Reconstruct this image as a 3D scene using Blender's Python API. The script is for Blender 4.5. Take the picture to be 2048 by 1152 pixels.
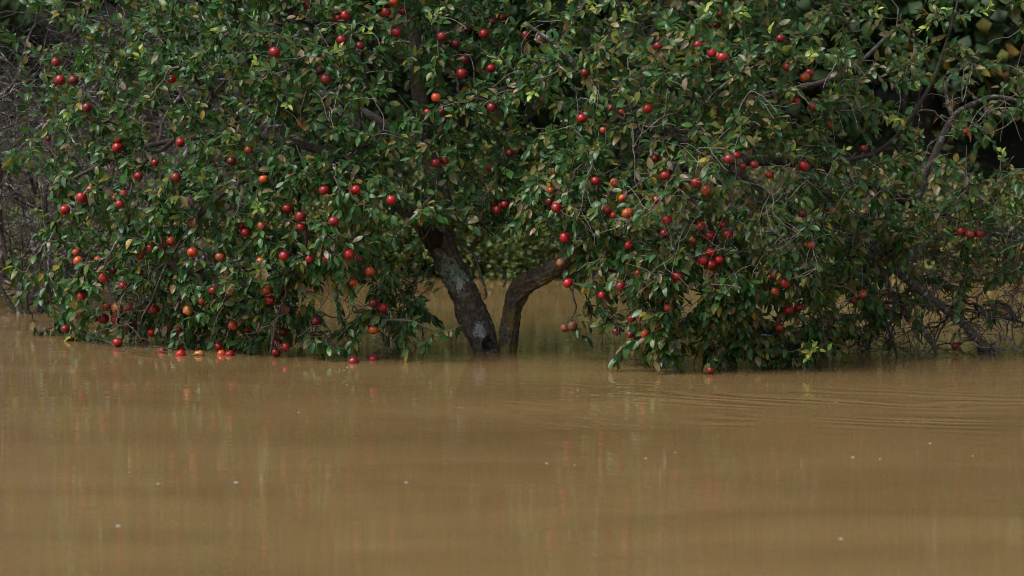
import bpy, math, random
import numpy as np
from mathutils import Vector, Matrix, noise as mnoise

# ------------------------------------------------------------------ camera, sky, sun, exposure
scene = bpy.context.scene
for o in list(bpy.data.objects):
    bpy.data.objects.remove(o)
col = scene.collection
rng = np.random.default_rng(7)
random.seed(7)
R = math.radians

FPX = 6900.0            # focal length in pixels of a 2048 px wide frame
CAM_H = 2.0
PITCH = R(4.65)
cam_d = bpy.data.cameras.new('camera')
cam = bpy.data.objects.new('camera', cam_d)
col.objects.link(cam)
cam.location = (0, 0, CAM_H)
cam.rotation_euler = (R(90) - PITCH, 0, 0)
cam_d.sensor_width = 36.0
cam_d.lens = FPX / 2048 * 36.0
cam_d.clip_start = 0.1
cam_d.clip_end = 500
cam_d.dof.use_dof = True
cam_d.dof.focus_distance = 19.35
cam_d.dof.aperture_fstop = 2.8
scene.camera = cam

SUN_EL, SUN_AZ = 54, 238          # soft light from behind the camera's left shoulder
world = bpy.data.worlds.new('World')
scene.world = world
world.use_nodes = True
wn, wl = world.node_tree.nodes, world.node_tree.links
wn.clear()
sky = wn.new('ShaderNodeTexSky')
sky.sky_type = 'NISHITA'
sky.sun_disc = False
sky.sun_elevation = R(SUN_EL)
sky.sun_rotation = R(SUN_AZ)
sky.air_density = 1.0
sky.dust_density = 4.0
hs = wn.new('ShaderNodeHueSaturation')
hs.inputs['Saturation'].default_value = 0.42      # overcast: cloud-grey daylight
bg = wn.new('ShaderNodeBackground')
bg.inputs['Strength'].default_value = 0.10
wo = wn.new('ShaderNodeOutputWorld')
wl.new(sky.outputs[0], hs.inputs['Color'])
wl.new(hs.outputs[0], bg.inputs[0])
wl.new(bg.outputs[0], wo.inputs[0])

sun_d = bpy.data.lights.new('sun', 'SUN')
sun_d.energy = 1.5
sun_d.angle = R(32)
sun_d.color = (1.0, 0.97, 0.92)
sun = bpy.data.objects.new('sun', sun_d)
col.objects.link(sun)
# the lamp shines from azimuth SUN_AZ (clockwise from +Y) and elevation SUN_EL
sd = Vector((math.sin(R(SUN_AZ)) * math.cos(R(SUN_EL)), math.cos(R(SUN_AZ)) * math.cos(R(SUN_EL)), math.sin(R(SUN_EL))))
sun.rotation_euler = sd.to_track_quat('Z', 'Y').to_euler()

vs = scene.view_settings
vs.view_transform = 'Standard'
vs.look = 'None'
vs.exposure = 1.0
vs.gamma = 1.0
vs.use_curve_mapping = False
scene.render.engine = 'CYCLES'
scene.cycles.max_bounces = 6
scene.cycles.diffuse_bounces = 3
scene.cycles.glossy_bounces = 3
scene.cycles.transmission_bounces = 3
scene.cycles.use_denoising = True
scene.cycles.filter_width = 1.0
scene.cycles.sample_clamp_indirect = 4.0
scene.cycles.caustics_reflective = False
scene.cycles.caustics_refractive = False


# ------------------------------------------------------------------ helpers
def P(u, v, y):
    """world point on the plane Y = y seen at pixel (u, v) of a 2048 x 1152 frame"""
    dx, dz = (u - 1024) / FPX, -(v - 576) / FPX
    cp, sp = math.cos(PITCH), math.sin(PITCH)
    wy = cp + dz * sp
    wz = -sp + dz * cp
    return np.array((dx / wy * y, y, CAM_H + wz / wy * y))


def project(p):
    """pixels and distance of world points (N,3)"""
    q = p - np.array((0, 0, CAM_H))
    cp, sp = math.cos(PITCH), math.sin(PITCH)
    d = q[:, 1] * cp - q[:, 2] * sp
    h = q[:, 1] * sp + q[:, 2] * cp
    return 1024 + FPX * q[:, 0] / d, 576 - FPX * h / d, d


def unit(a):
    return a / np.maximum(np.linalg.norm(a, axis=-1, keepdims=True), 1e-9)


def mesh_from(name, verts, tris, vcol=None, uv=None, smooth=True):
    """verts (N,3), tris (M,3) or (M,4) index arrays"""
    me = bpy.data.meshes.new(name)
    verts = np.ascontiguousarray(verts, dtype=np.float32)
    tris = np.ascontiguousarray(tris, dtype=np.int32)
    k = tris.shape[1]
    me.vertices.add(len(verts))
    me.vertices.foreach_set('co', verts.ravel())
    me.loops.add(tris.size)
    me.loops.foreach_set('vertex_index', tris.ravel())
    me.polygons.add(len(tris))
    me.polygons.foreach_set('loop_start', np.arange(0, tris.size, k, dtype=np.int32))
    me.polygons.foreach_set('loop_total', np.full(len(tris), k, dtype=np.int32))
    me.polygons.foreach_set('use_smooth', np.full(len(tris), smooth, dtype=bool))
    if vcol is not None:
        a = me.attributes.new('tint', 'FLOAT_COLOR', 'POINT')
        c = np.ones((len(verts), 4), dtype=np.float32)
        c[:, :3] = vcol
        a.data.foreach_set('color', c.ravel())
    if uv is not None:
        l = me.uv_layers.new(name='UVMap')
        l.data.foreach_set('uv', np.ascontiguousarray(uv[tris.ravel()], dtype=np.float32).ravel())
    me.update(calc_edges=True)
    me.validate()
    return me


def link(name, me, mat=None, parent=None, loc=None):
    o = bpy.data.objects.new(name, me)
    col.objects.link(o)
    if mat is not None and me is not None and len(me.materials) == 0:
        me.materials.append(mat)
    if parent is not None:
        o.parent = parent
    if loc is not None:
        o.location = loc
    return o


def thing(name, loc, label, cat, group=None):
    o = bpy.data.objects.new(name, None)
    o.empty_display_size = 0.1
    col.objects.link(o)
    o.location = loc
    tag(o, label, cat, group)
    return o


def tag(o, label=None, cat=None, group=None, kind=None):
    if label: o['label'] = label
    if cat: o['category'] = cat
    if group: o['group'] = group
    if kind: o['kind'] = kind
    return o


class MB:
    """collects quads"""
    def __init__(self):
        self.v, self.f, self.n = [], [], 0

    def tube(self, pts, rad, sides=5, cap=True):
        pts = np.asarray(pts, float)
        rad = np.asarray(rad, float)
        m = len(pts)
        t = np.empty_like(pts)
        t[1:-1] = pts[2:] - pts[:-2]
        t[0] = pts[1] - pts[0]
        t[-1] = pts[-1] - pts[-2]
        t = unit(t)
        ref = np.array((0.31, 0.87, 0.38)) if abs(t[0, 1]) < 0.8 else np.array((0.9, 0.1, 0.4))
        a = unit(np.cross(t, ref))
        b = np.cross(t, a)
        ang = np.arange(sides) / sides * 2 * math.pi
        ring = (np.cos(ang)[None, :, None] * a[:, None, :] + np.sin(ang)[None, :, None] * b[:, None, :]) * rad[:, None, None] + pts[:, None, :]
        i = np.arange(m - 1)[:, None] * sides
        j = np.arange(sides)[None, :]
        j2 = (j + 1) % sides
        q = np.stack([i + j, i + j2, i + sides + j2, i + sides + j], -1).reshape(-1, 4) + self.n
        self.v.append(ring.reshape(-1, 3))
        self.f.append(q)
        self.n += m * sides
        return ring

    def build(self, name, mat, parent=None, base=(0, 0, 0), smooth=True):
        v = np.concatenate(self.v) - np.asarray(base)
        f = np.concatenate(self.f)
        return link(name, mesh_from(name, v, f, smooth=smooth), mat, parent)


# ------------------------------------------------------------------ materials
def new_mat(name):
    m = bpy.data.materials.new(name)
    m.use_nodes = True
    nt = m.node_tree
    nt.nodes.clear()
    out = nt.nodes.new('ShaderNodeOutputMaterial')
    bs = nt.nodes.new('ShaderNodeBsdfPrincipled')
    nt.links.new(bs.outputs[0], out.inputs[0])
    return m, nt, bs, out


def N(nt, t, **kw):
    n = nt.nodes.new(t)
    for k, v in kw.items():
        if k in n.inputs.keys():
            n.inputs[k].default_value = v
        else:
            setattr(n, k, v)
    return n


def ramp(nt, fac, stops):
    r = nt.nodes.new('ShaderNodeValToRGB')
    e = r.color_ramp.elements
    while len(e) < len(stops):
        e.new(0.5)
    for i, (p, c) in enumerate(stops):
        e[i].position = p
        e[i].color = (*c, 1) if len(c) == 3 else c
    nt.links.new(fac, r.inputs[0])
    return r


def mix(nt, fac, a, b, mode='MIX'):
    m = nt.nodes.new('ShaderNodeMix')
    m.data_type = 'RGBA'
    m.blend_type = mode
    for sock, val in ((m.inputs[0], fac), (m.inputs[6], a), (m.inputs[7], b)):
        if hasattr(val, 'links') or hasattr(val, 'is_linked'):
            nt.links.new(val, sock)
        elif isinstance(val, (int, float)):
            sock.default_value = val
        else:
            sock.default_value = (*val, 1)
    return m.outputs[2]


def math_n(nt, op, a, b=None, clamp=False):
    m = nt.nodes.new('ShaderNodeMath')
    m.operation = op
    m.use_clamp = clamp
    for i, val in enumerate((a, b)):
        if val is None:
            continue
        if isinstance(val, (int, float)):
            m.inputs[i].default_value = val
        else:
            nt.links.new(val, m.inputs[i])
    return m.outputs[0]


def leaf_material(name, rough=0.26, spec=0.27, back=(0.06, 0.12, 0.045), back_mix=0.3, spots=0.3, trans=0.28, vein=0.22):
    m, nt, bs, out = new_mat(name)
    at = N(nt, 'ShaderNodeAttribute', attribute_name='tint')
    uvn = N(nt, 'ShaderNodeUVMap', uv_map='UVMap')
    sep = N(nt, 'ShaderNodeSeparateXYZ')
    nt.links.new(uvn.outputs[0], sep.inputs[0])
    tc = N(nt, 'ShaderNodeTexCoord')
    n1 = N(nt, 'ShaderNodeTexNoise', Scale=38.0, Detail=3.0)
    nt.links.new(tc.outputs['Object'], n1.inputs['Vector'])
    mot = ramp(nt, n1.outputs[0], [(0.3, (0.62, 0.66, 0.6)), (0.7, (1.3, 1.25, 1.15))])
    base = mix(nt, 1.0, at.outputs['Color'], mot.outputs[0], 'MULTIPLY')
    # brown blotches of late season
    n2 = N(nt, 'ShaderNodeTexNoise', Scale=21.0, Detail=2.0)
    nt.links.new(tc.outputs['Object'], n2.inputs['Vector'])
    sp = ramp(nt, n2.outputs[0], [(0.60, (0, 0, 0)), (0.70, (spots, spots, spots))])
    base = mix(nt, sp.outputs[0], base, (0.17, 0.105, 0.05))
    # midrib and side veins
    d = math_n(nt, 'ABSOLUTE', math_n(nt, 'SUBTRACT', sep.outputs[0], 0.5))
    rib = math_n(nt, 'SUBTRACT', 1.0, math_n(nt, 'MULTIPLY', d, 16.0), clamp=True)
    base = mix(nt, math_n(nt, 'MULTIPLY', rib, vein), base, (0.20, 0.24, 0.10))
    geo = N(nt, 'ShaderNodeNewGeometry')
    bf = math_n(nt, 'MULTIPLY', geo.outputs['Backfacing'], back_mix)
    base = mix(nt, bf, base, back)
    nt.links.new(base, bs.inputs['Base Color'])
    bs.inputs['Roughness'].default_value = rough
    bs.inputs['Specular IOR Level'].default_value = spec
    bp = N(nt, 'ShaderNodeBump', Strength=0.35, Distance=0.004)
    nt.links.new(n1.outputs[0], bp.inputs['Height'])
    nt.links.new(bp.outputs[0], bs.inputs['Normal'])
    tr = N(nt, 'ShaderNodeBsdfTranslucent')
    bright = mix(nt, 1.0, base, (1.5, 1.7, 0.9), 'MULTIPLY')
    nt.links.new(bright, tr.inputs['Color'])
    ms = N(nt, 'ShaderNodeMixShader')
    ms.inputs[0].default_value = trans
    nt.links.new(bs.outputs[0], ms.inputs[1])
    nt.links.new(tr.outputs[0], ms.inputs[2])
    nt.links.new(ms.outputs[0], out.inputs[0])
    return m


def bark_material(name, dark, light, lichen=(0.30, 0.36, 0.31), lichen_amt=0.5, moss=(0.13, 0.11, 0.025), moss_amt=0.3, scale=1.0, patches=()):
    m, nt, bs, out = new_mat(name)
    tc = N(nt, 'ShaderNodeTexCoord')
    vec = tc.outputs['Object']
    n1 = N(nt, 'ShaderNodeTexNoise', Scale=26.0 * scale, Detail=6.0, Roughness=0.65)
    nt.links.new(vec, n1.inputs['Vector'])
    base = ramp(nt, n1.outputs[0], [(0.32, dark), (0.68, light)]).outputs[0]
    n3 = N(nt, 'ShaderNodeTexNoise', Scale=9.0 * scale, Detail=5.0, Roughness=0.6)
    nt.links.new(vec, n3.inputs['Vector'])
    mo = ramp(nt, n3.outputs[0], [(0.62 - 0.2 * moss_amt, (0, 0, 0)), (0.74 - 0.2 * moss_amt, (1, 1, 1))]).outputs[0]
    base = mix(nt, math_n(nt, 'MULTIPLY', mo, 0.85), base, moss)
    n2 = N(nt, 'ShaderNodeTexNoise', Scale=13.0 * scale, Detail=7.0, Roughness=0.7)
    off = N(nt, 'ShaderNodeVectorMath', operation='ADD')
    off.inputs[1].default_value = (3.7, 9.1, 5.3)
    nt.links.new(vec, off.inputs[0])
    nt.links.new(off.outputs[0], n2.inputs['Vector'])
    li = ramp(nt, n2.outputs[0], [(0.66 - 0.2 * lichen_amt, (0, 0, 0)), (0.72 - 0.2 * lichen_amt, (1, 1, 1))]).outputs[0]
    base = mix(nt, math_n(nt, 'MULTIPLY', li, 0.8), base, lichen)
    # larger colonies, and the painted dark of a hollow, that sit where they were seen on the trunk: (centre, radius, colour)
    for c, r, colr in patches:
        dist = N(nt, 'ShaderNodeVectorMath', operation='DISTANCE')
        nt.links.new(vec, dist.inputs[0])
        dist.inputs[1].default_value = tuple(float(x) for x in c)
        w = math_n(nt, 'SUBTRACT', 1.0, math_n(nt, 'DIVIDE', dist.outputs['Value'], r))
        w = math_n(nt, 'ADD', w, math_n(nt, 'MULTIPLY', math_n(nt, 'SUBTRACT', n2.outputs[0], 0.5), 3.2))
        w = math_n(nt, 'MULTIPLY', math_n(nt, 'SUBTRACT', w, 0.25), 6.0, clamp=True)
        fine = ramp(nt, n1.outputs[0], [(0.36, (0.25, 0.25, 0.25)), (0.5, (1, 1, 1))]).outputs[0]
        w = math_n(nt, 'MULTIPLY', w, fine)
        base = mix(nt, w, base, colr)
    nt.links.new(base, bs.inputs['Base Color'])
    bs.inputs['Roughness'].default_value = 0.8
    bs.inputs['Specular IOR Level'].default_value = 0.3
    bp = N(nt, 'ShaderNodeBump', Strength=1.0, Distance=0.014)
    nt.links.new(n1.outputs[0], bp.inputs['Height'])
    nt.links.new(bp.outputs[0], bs.inputs['Normal'])
    return m


def water_material():
    m, nt, bs, out = new_mat('muddy_flood_water')
    tc = N(nt, 'ShaderNodeTexCoord')
    vec = tc.outputs['Object']
    mp0 = N(nt, 'ShaderNodeMapping')
    mp0.inputs['Scale'].default_value = (0.45, 1, 1)
    nt.links.new(vec, mp0.inputs['Vector'])
    n1 = N(nt, 'ShaderNodeTexNoise', Scale=0.9, Detail=5.0, Distortion=1.2)
    nt.links.new(mp0.outputs[0], n1.inputs['Vector'])
    base = ramp(nt, n1.outputs[0], [(0.28, (0.150, 0.094, 0.039)), (0.72, (0.205, 0.130, 0.056))]).outputs[0]
    nt.links.new(base, bs.inputs['Base Color'])
    bs.inputs['Roughness'].default_value = 0.02
    bs.inputs['IOR'].default_value = 1.4
    bs.inputs['Specular IOR Level'].default_value = 0.55

    def noise(sx, sy, scale, detail, rot=0.0):
        mp = N(nt, 'ShaderNodeMapping')
        mp.inputs['Scale'].default_value = (sx, sy, 1)
        mp.inputs['Rotation'].default_value = (0, 0, rot)
        nt.links.new(vec, mp.inputs['Vector'])
        n = N(nt, 'ShaderNodeTexNoise', Scale=scale, Detail=detail, Roughness=0.5)
        nt.links.new(mp.outputs[0], n.inputs['Vector'])
        return n.outputs[0]
    h = math_n(nt, 'MULTIPLY', noise(0.75, 1.0, 2.2, 1.0, 0.1), 0.16)
    h = math_n(nt, 'ADD', h, math_n(nt, 'MULTIPLY', noise(0.14, 1.0, 8.5, 2.0, -0.03), 0.30))
    # patches of finer wind ripple
    patch = ramp(nt, noise(0.35, 1.0, 0.8, 2.0), [(0.40, (0.45, 0.45, 0.45)), (0.62, (1.25, 1.25, 1.25))]).outputs[0]
    fine = math_n(nt, 'MULTIPLY', math_n(nt, 'MULTIPLY', noise(0.2, 1.0, 24.0, 2.0, 0.03), 0.15), patch)
    h = math_n(nt, 'ADD', h, fine)
    # rings spreading from a point right of the tree
    c = P(2300, 700, 18.0)
    dist = N(nt, 'ShaderNodeVectorMath', operation='DISTANCE')
    nt.links.new(vec, dist.inputs[0])
    dist.inputs[1].default_value = (3.4, 20.6, 0)
    w = math_n(nt, 'SINE', math_n(nt, 'MULTIPLY', math_n(nt, 'ADD', dist.outputs['Value'], math_n(nt, 'MULTIPLY', noise(0.5, 1.0, 1.6, 2.0, 0.4), 0.9)), 30.0))
    e1 = ramp(nt, math_n(nt, 'MULTIPLY', dist.outputs['Value'], 0.1), [(0.25, (0, 0, 0)), (0.36, (1, 1, 1)), (0.47, (0.8, 0.8, 0.8)), (0.56, (0, 0, 0))]).outputs[0]
    pm = ramp(nt, noise(1.0, 1.0, 1.1, 1.0), [(0.42, (0, 0, 0)), (0.60, (1, 1, 1))]).outputs[0]
    sy = N(nt, 'ShaderNodeSeparateXYZ')
    nt.links.new(vec, sy.inputs[0])
    band = ramp(nt, math_n(nt, 'MULTIPLY', math_n(nt, 'SUBTRACT', sy.outputs[1], 14.0), 0.2), [(0.36, (0, 0, 0)), (0.46, (1, 1, 1)), (0.76, (1, 1, 1)), (0.92, (0, 0, 0))]).outputs[0]
    w = math_n(nt, 'MULTIPLY', w, band)
    w = math_n(nt, 'MULTIPLY', math_n(nt, 'MULTIPLY', math_n(nt, 'MULTIPLY', w, e1), pm), 0.5)
    h = math_n(nt, 'ADD', h, w)
    bp = N(nt, 'ShaderNodeBump', Strength=1.0, Distance=0.0042)
    nt.links.new(h, bp.inputs['Height'])
    nt.links.new(bp.outputs[0], bs.inputs['Normal'])
    return m


def ground_material():
    m, nt, bs, out = new_mat('leaf_litter_bank')
    tc = N(nt, 'ShaderNodeTexCoord')
    n1 = N(nt, 'ShaderNodeTexNoise', Scale=7.0, Detail=8.0, Roughness=0.7)
    nt.links.new(tc.outputs['Object'], n1.inputs['Vector'])
    a = ramp(nt, n1.outputs[0], [(0.3, (0.010, 0.008, 0.006)), (0.55, (0.026, 0.018, 0.012)), (0.72, (0.06, 0.034, 0.018))]).outputs[0]
    n2 = N(nt, 'ShaderNodeTexNoise', Scale=0.7, Detail=4.0)
    nt.links.new(tc.outputs['Object'], n2.inputs['Vector'])
    f = ramp(nt, n2.outputs[0], [(0.45, (0, 0, 0)), (0.6, (1, 1, 1))]).outputs[0]
    base = mix(nt, f, a, (0.013, 0.021, 0.007))
    nt.links.new(base, bs.inputs['Base Color'])
    bs.inputs['Roughness'].default_value = 0.9
    bp = N(nt, 'ShaderNodeBump', Strength=0.8, Distance=0.05)
    nt.links.new(n1.outputs[0], bp.inputs['Height'])
    nt.links.new(bp.outputs[0], bs.inputs['Normal'])
    return m


def apple_material(name, c1, c2, c3, rough=0.3, streak=0.5, blotch=None, blotch_amt=0.0):
    """c1 main skin, c2 streaks, c3 around the stem"""
    m, nt, bs, out = new_mat(name)
    tc = N(nt, 'ShaderNodeTexCoord')
    oi = N(nt, 'ShaderNodeObjectInfo')
    vec = N(nt, 'ShaderNodeVectorMath', operation='ADD')
    nt.links.new(tc.outputs['Object'], vec.inputs[0])
    cm = N(nt, 'ShaderNodeCombineXYZ')
    for i in range(3):
        nt.links.new(oi.outputs['Random'], cm.inputs[i])
    nt.links.new(cm.outputs[0], vec.inputs[1])
    mp = N(nt, 'ShaderNodeMapping')
    mp.inputs['Scale'].default_value = (1, 1, 0.22)
    nt.links.new(vec.outputs[0], mp.inputs['Vector'])
    n1 = N(nt, 'ShaderNodeTexNoise', Scale=95.0, Detail=4.0, Roughness=0.6)
    nt.links.new(mp.outputs[0], n1.inputs['Vector'])
    f = ramp(nt, n1.outputs[0], [(0.42, (0, 0, 0)), (0.68, (streak, streak, streak))]).outputs[0]
    base = mix(nt, f, c1, c2)
    n2 = N(nt, 'ShaderNodeTexNoise', Scale=16.0, Detail=2.0)
    nt.links.new(vec.outputs[0], n2.inputs['Vector'])
    f2 = ramp(nt, n2.outputs[0], [(0.45, (0, 0, 0)), (0.72, (0.8, 0.8, 0.8))]).outputs[0]
    base = mix(nt, f2, base, c2)
    sep = N(nt, 'ShaderNodeSeparateXYZ')
    nt.links.new(tc.outputs['Object'], sep.inputs[0])
    top = math_n(nt, 'MULTIPLY', math_n(nt, 'SUBTRACT', math_n(nt, 'ADD', sep.outputs[2], math_n(nt, 'MULTIPLY', n1.outputs[0], 0.012)), 0.028), 90.0, clamp=True)
    base = mix(nt, math_n(nt, 'MULTIPLY', top, 0.75), base, c3)
    v = N(nt, 'ShaderNodeTexVoronoi', Scale=260.0)
    nt.links.new(vec.outputs[0], v.inputs['Vector'])
    fr = ramp(nt, v.outputs['Distance'], [(0.10, (0.45, 0.45, 0.45)), (0.16, (0, 0, 0))]).outputs[0]
    base = mix(nt, fr, base, (0.5, 0.3, 0.12))
    if blotch:
        n3 = N(nt, 'ShaderNodeTexNoise', Scale=24.0, Detail=4.0)
        nt.links.new(vec.outputs[0], n3.inputs['Vector'])
        fb = ramp(nt, n3.outputs[0], [(0.62 - 0.25 * blotch_amt, (0, 0, 0)), (0.68 - 0.2 * blotch_amt, (1, 1, 1))]).outputs[0]
        base = mix(nt, fb, base, blotch)
    hv = N(nt, 'ShaderNodeHueSaturation')
    nt.links.new(base, hv.inputs['Color'])
    nt.links.new(math_n(nt, 'ADD', 0.5, math_n(nt, 'MULTIPLY', oi.outputs['Random'], 0.7)), hv.inputs['Value'])
    nt.links.new(hv.outputs[0], bs.inputs['Base Color'])
    bs.inputs['Roughness'].default_value = rough
    bs.inputs['Specular IOR Level'].default_value = 0.45
    return m


def plain(name, c, rough=0.7):
    m, nt, bs, out = new_mat(name)
    tc = N(nt, 'ShaderNodeTexCoord')
    n1 = N(nt, 'ShaderNodeTexNoise', Scale=120.0, Detail=3.0)
    nt.links.new(tc.outputs['Object'], n1.inputs['Vector'])
    b = ramp(nt, n1.outputs[0], [(0.3, tuple(x * 0.6 for x in c)), (0.7, tuple(min(1, x * 1.3) for x in c))]).outputs[0]
    nt.links.new(b, bs.inputs['Base Color'])
    bs.inputs['Roughness'].default_value = rough
    return m


# ------------------------------------------------------------------ setting: water, bank, hillside
def grid_mesh(name, xs, ys, zf):
    X, Y = np.meshgrid(xs, ys)
    Z = zf(X, Y)
    v = np.stack([X, Y, Z], -1).reshape(-1, 3)
    nx, ny = len(xs), len(ys)
    i = np.arange(ny - 1)[:, None] * nx + np.arange(nx - 1)[None, :]
    q = np.stack([i, i + 1, i + nx + 1, i + nx], -1).reshape(-1, 4)
    return mesh_from(name, v, q)


w_me = grid_mesh('water', np.linspace(-150, 150, 7), np.linspace(-120, 40, 7), lambda X, Y: X * 0)
water = tag(link('water', w_me, water_material()), 'brown flood water with faint ripples and red reflections', kind='structure')


def terrain_z(X, Y):
    shore = 26.3 + 0.5 * np.sin(X * 0.55 + 1.0) + 0.45 * np.sin(X * 1.7) + 0.25 * np.sin(X * 4.3 + 0.7) 
    d = Y - shore
    z = np.where(d < 0, d * 0.35, 0.16 * d + 0.012 * d * d)
    z = z + 0.05 * np.sin(X * 3.1 + Y * 2.0) * np.clip(d, 0, 1) + 0.1 * np.sin(X * 0.9 - Y * 1.3) * np.clip(d * 0.5, 0, 1)
    return np.minimum(z, 16)


t_me = grid_mesh('terrain', np.linspace(-45, 45, 181), np.concatenate([np.linspace(24.5, 36, 60), np.linspace(36.5, 90, 40)]), terrain_z)
tag(link('terrain', t_me, ground_material()), 'wooded bank of leaf litter rising behind the flood', kind='structure')


# ------------------------------------------------------------------ leaves in bulk
ROWS = np.array([0, .13, .27, .46, .66, .84, 1.0])
PROF = np.array([.02, .04, .78, 1.0, .84, .40, 0.0])


def leaf_template(low=False):
    rows, prof = (np.array([0, .4, 1.0]), np.array([.05, 1.0, 0.0])) if low else (ROWS, PROF)
    n = len(rows)
    f = []
    for i in range(n - 1):
        a, b = 3 * i, 3 * i + 3
        for s in (0, 1):
            f.append((a + s, a + s + 1, b + s + 1))
            f.append((a + s, b + s + 1, b + s))
    f = [t for t in f if len(set(t)) == 3]
    side = np.tile(np.array([-1., 0., 1.]), n)
    t = np.repeat(rows, 3)
    w = np.repeat(prof, 3)
    return side, t, w, np.array(f, dtype=np.int32)


TPL = {False: leaf_template(False), True: leaf_template(True)}


def leaf_verts(pos, axis, nrm, L, W, curl, fold, bend, wave, low=False):
    side, t, w, f = TPL[low]
    axis = unit(axis)
    nrm = unit(nrm - (nrm * axis).sum(-1, keepdims=True) * axis)
    bi = np.cross(nrm, axis)
    c = lambda a: a[:, None]
    x = c(W) * 0.5 * side * w + c(bend) * c(L) * t * t
    y = c(L) * (t - 0.25 * np.abs(c(curl)) * t * t)
    z = -c(curl) * c(L) * t * t + c(fold) * c(W) * 0.5 * np.abs(side) * w + c(wave) * c(W) * np.sin(t * 9 + side * 1.3) * np.abs(side) * w
    v = pos[:, None, :] + x[..., None] * bi[:, None, :] + y[..., None] * axis[:, None, :] + z[..., None] * nrm[:, None, :]
    return v


def leaf_mesh(name, v, colr, low=False, base=(0, 0, 0)):
    side, t, w, f = TPL[low]
    n, k = v.shape[:2]
    tr = (f[None] + (np.arange(n) * k)[:, None, None]).reshape(-1, 3)
    uv = np.tile(np.stack([side * 0.5 + 0.5, t], -1), (n, 1))
    return mesh_from(name, (v - np.asarray(base)).reshape(-1, 3), tr, np.repeat(colr, k, 0), uv)


# ------------------------------------------------------------------ background trees, shrubs
BARK_BG = bark_material('background_bark', (0.02, 0.016, 0.012), (0.07, 0.055, 0.045), lichen_amt=0.3, moss_amt=0.4, scale=0.7)
LEAF_BG = leaf_material('background_leaf', rough=0.5, spec=0.3, spots=0.15, trans=0.2, vein=0.1)
BRUSH = bark_material('brush_bark', (0.028, 0.020, 0.018), (0.09, 0.066, 0.06), lichen=(0.36, 0.40, 0.41), lichen_amt=0.55, moss_amt=-0.3, scale=0.8)


def pick_palette(n, pal):
    p = np.array([q[0] for q in pal])
    i = rng.choice(len(pal), n, p=p / p.sum())
    c = np.array([q[1] for q in pal])[i]
    return c * rng.uniform(0.7, 1.35, (n, 1)) * rng.uniform(0.9, 1.1, (n, 3))


def clump_leaves(centres, radii, per, size, pal, droop=0.35):
    """leaves scattered in soft clumps; returns pos, axis, normal, size, colour"""
    n = len(centres) * per
    c = np.repeat(centres, per, 0)
    r = np.repeat(radii, per, 0)
    d = unit(rng.normal(size=(n, 3)))
    rad = rng.uniform(0, 1, (n, 1)) ** 0.5
    pos = c + d * rad * r
    ax = unit(d * 0.6 + rng.normal(size=(n, 3)) * 0.6 + np.array((0, 0, -droop)))
    nr = unit(rng.normal(size=(n, 3)) * 0.55 + np.array((0, -0.25, 0.9)))
    L = size * rng.uniform(0.6, 1.35, n)
    return pos, ax, nr, L, pick_palette(n, pal)


def bg_tree(name, label, cat, base, height, crown_c, crown_r, nclump, per, size, pal, group, width=0.55, trunk_r=0.12, single=0):
    base = np.asarray(base, float)
    root = thing(name, base, label, cat, group)
    mb = MB()
    k = 9
    tt = np.linspace(0, 1, k)
    lean = rng.normal(size=2) * 0.25
    pts = np.stack([base[0] + lean[0] * tt + 0.06 * np.sin(tt * 7), base[1] + lean[1] * tt, base[2] - 0.15 + tt * height * 0.8], -1)
    mb.tube(pts, trunk_r * (1 - 0.75 * tt), 9)
    mb.build('trunk', BARK_BG, root, base)
    cc = np.asarray(crown_c, float)
    cr = np.asarray(crown_r, float)
    d = unit(rng.normal(size=(nclump, 3)))
    cent = cc + d * (rng.uniform(0.15, 1, (nclump, 1)) ** 0.45) * cr
    rad = rng.uniform(0.25, 0.6, (nclump, 1)) * np.array((1, 1, 0.7)) * min(1.0, cr.min() * 0.6 + 0.2)
    for q in range(0, nclump, max(1, nclump // 9)):
        i = min(k - 2, 1 + int(rng.integers(k - 3)))
        a, b = pts[i], cent[q]
        s = np.linspace(0, 1, 7)[:, None]
        mid = (a + b) / 2 + np.array((0, 0, 0.2)) + rng.normal(size=3) * 0.15
        l = (1 - s) ** 2 * a + 2 * s * (1 - s) * mid + s * s * b
        m2 = MB()
        m2.tube(l, trunk_r * 0.33 * (1 - 0.75 * s[:, 0]), 6)
        m2.build('limb', BARK_BG, root, base)
    pos, ax, nr, L, c = clump_leaves(cent, rad, per, size, pal)
    # nothing hangs into the water
    keep = pos[:, 2] > 0.004
    pos, ax, nr, L, c = pos[keep], ax[keep], nr[keep], L[keep], c[keep]
    n = len(pos)
    z = np.zeros(n)
    v = leaf_verts(pos, ax, nr, L, L * width, rng.uniform(0, .4, n), rng.uniform(0, .4, n), rng.normal(size=n) * .08, z, low=True)
    o = link('crown', leaf_mesh('crown', v, c, True, base), LEAF_BG, root)
    tag(o, kind='stuff')
    return root


DARK = [(5, (0.018, 0.04, 0.014)), (3, (0.028, 0.055, 0.016)), (1, (0.055, 0.065, 0.014))]
MAPLE = [(6, (0.013, 0.030, 0.009)), (3, (0.03, 0.045, 0.009)), (1.0, (0.12, 0.09, 0.009)), (0.5, (0.20, 0.085, 0.009))]
BANKG = [(4, (0.07, 0.11, 0.022)), (3, (0.13, 0.14, 0.03)), (2, (0.035, 0.062, 0.018)), (1.4, (0.21, 0.155, 0.045))]
OLIVE = [(3, (0.13, 0.14, 0.035)), (2, (0.18, 0.15, 0.05)), (2, (0.08, 0.10, 0.03)), (1, (0.26, 0.17, 0.07))]

tz = lambda x, y: float(terrain_z(np.array([x]), np.array([y]))[0])
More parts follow.
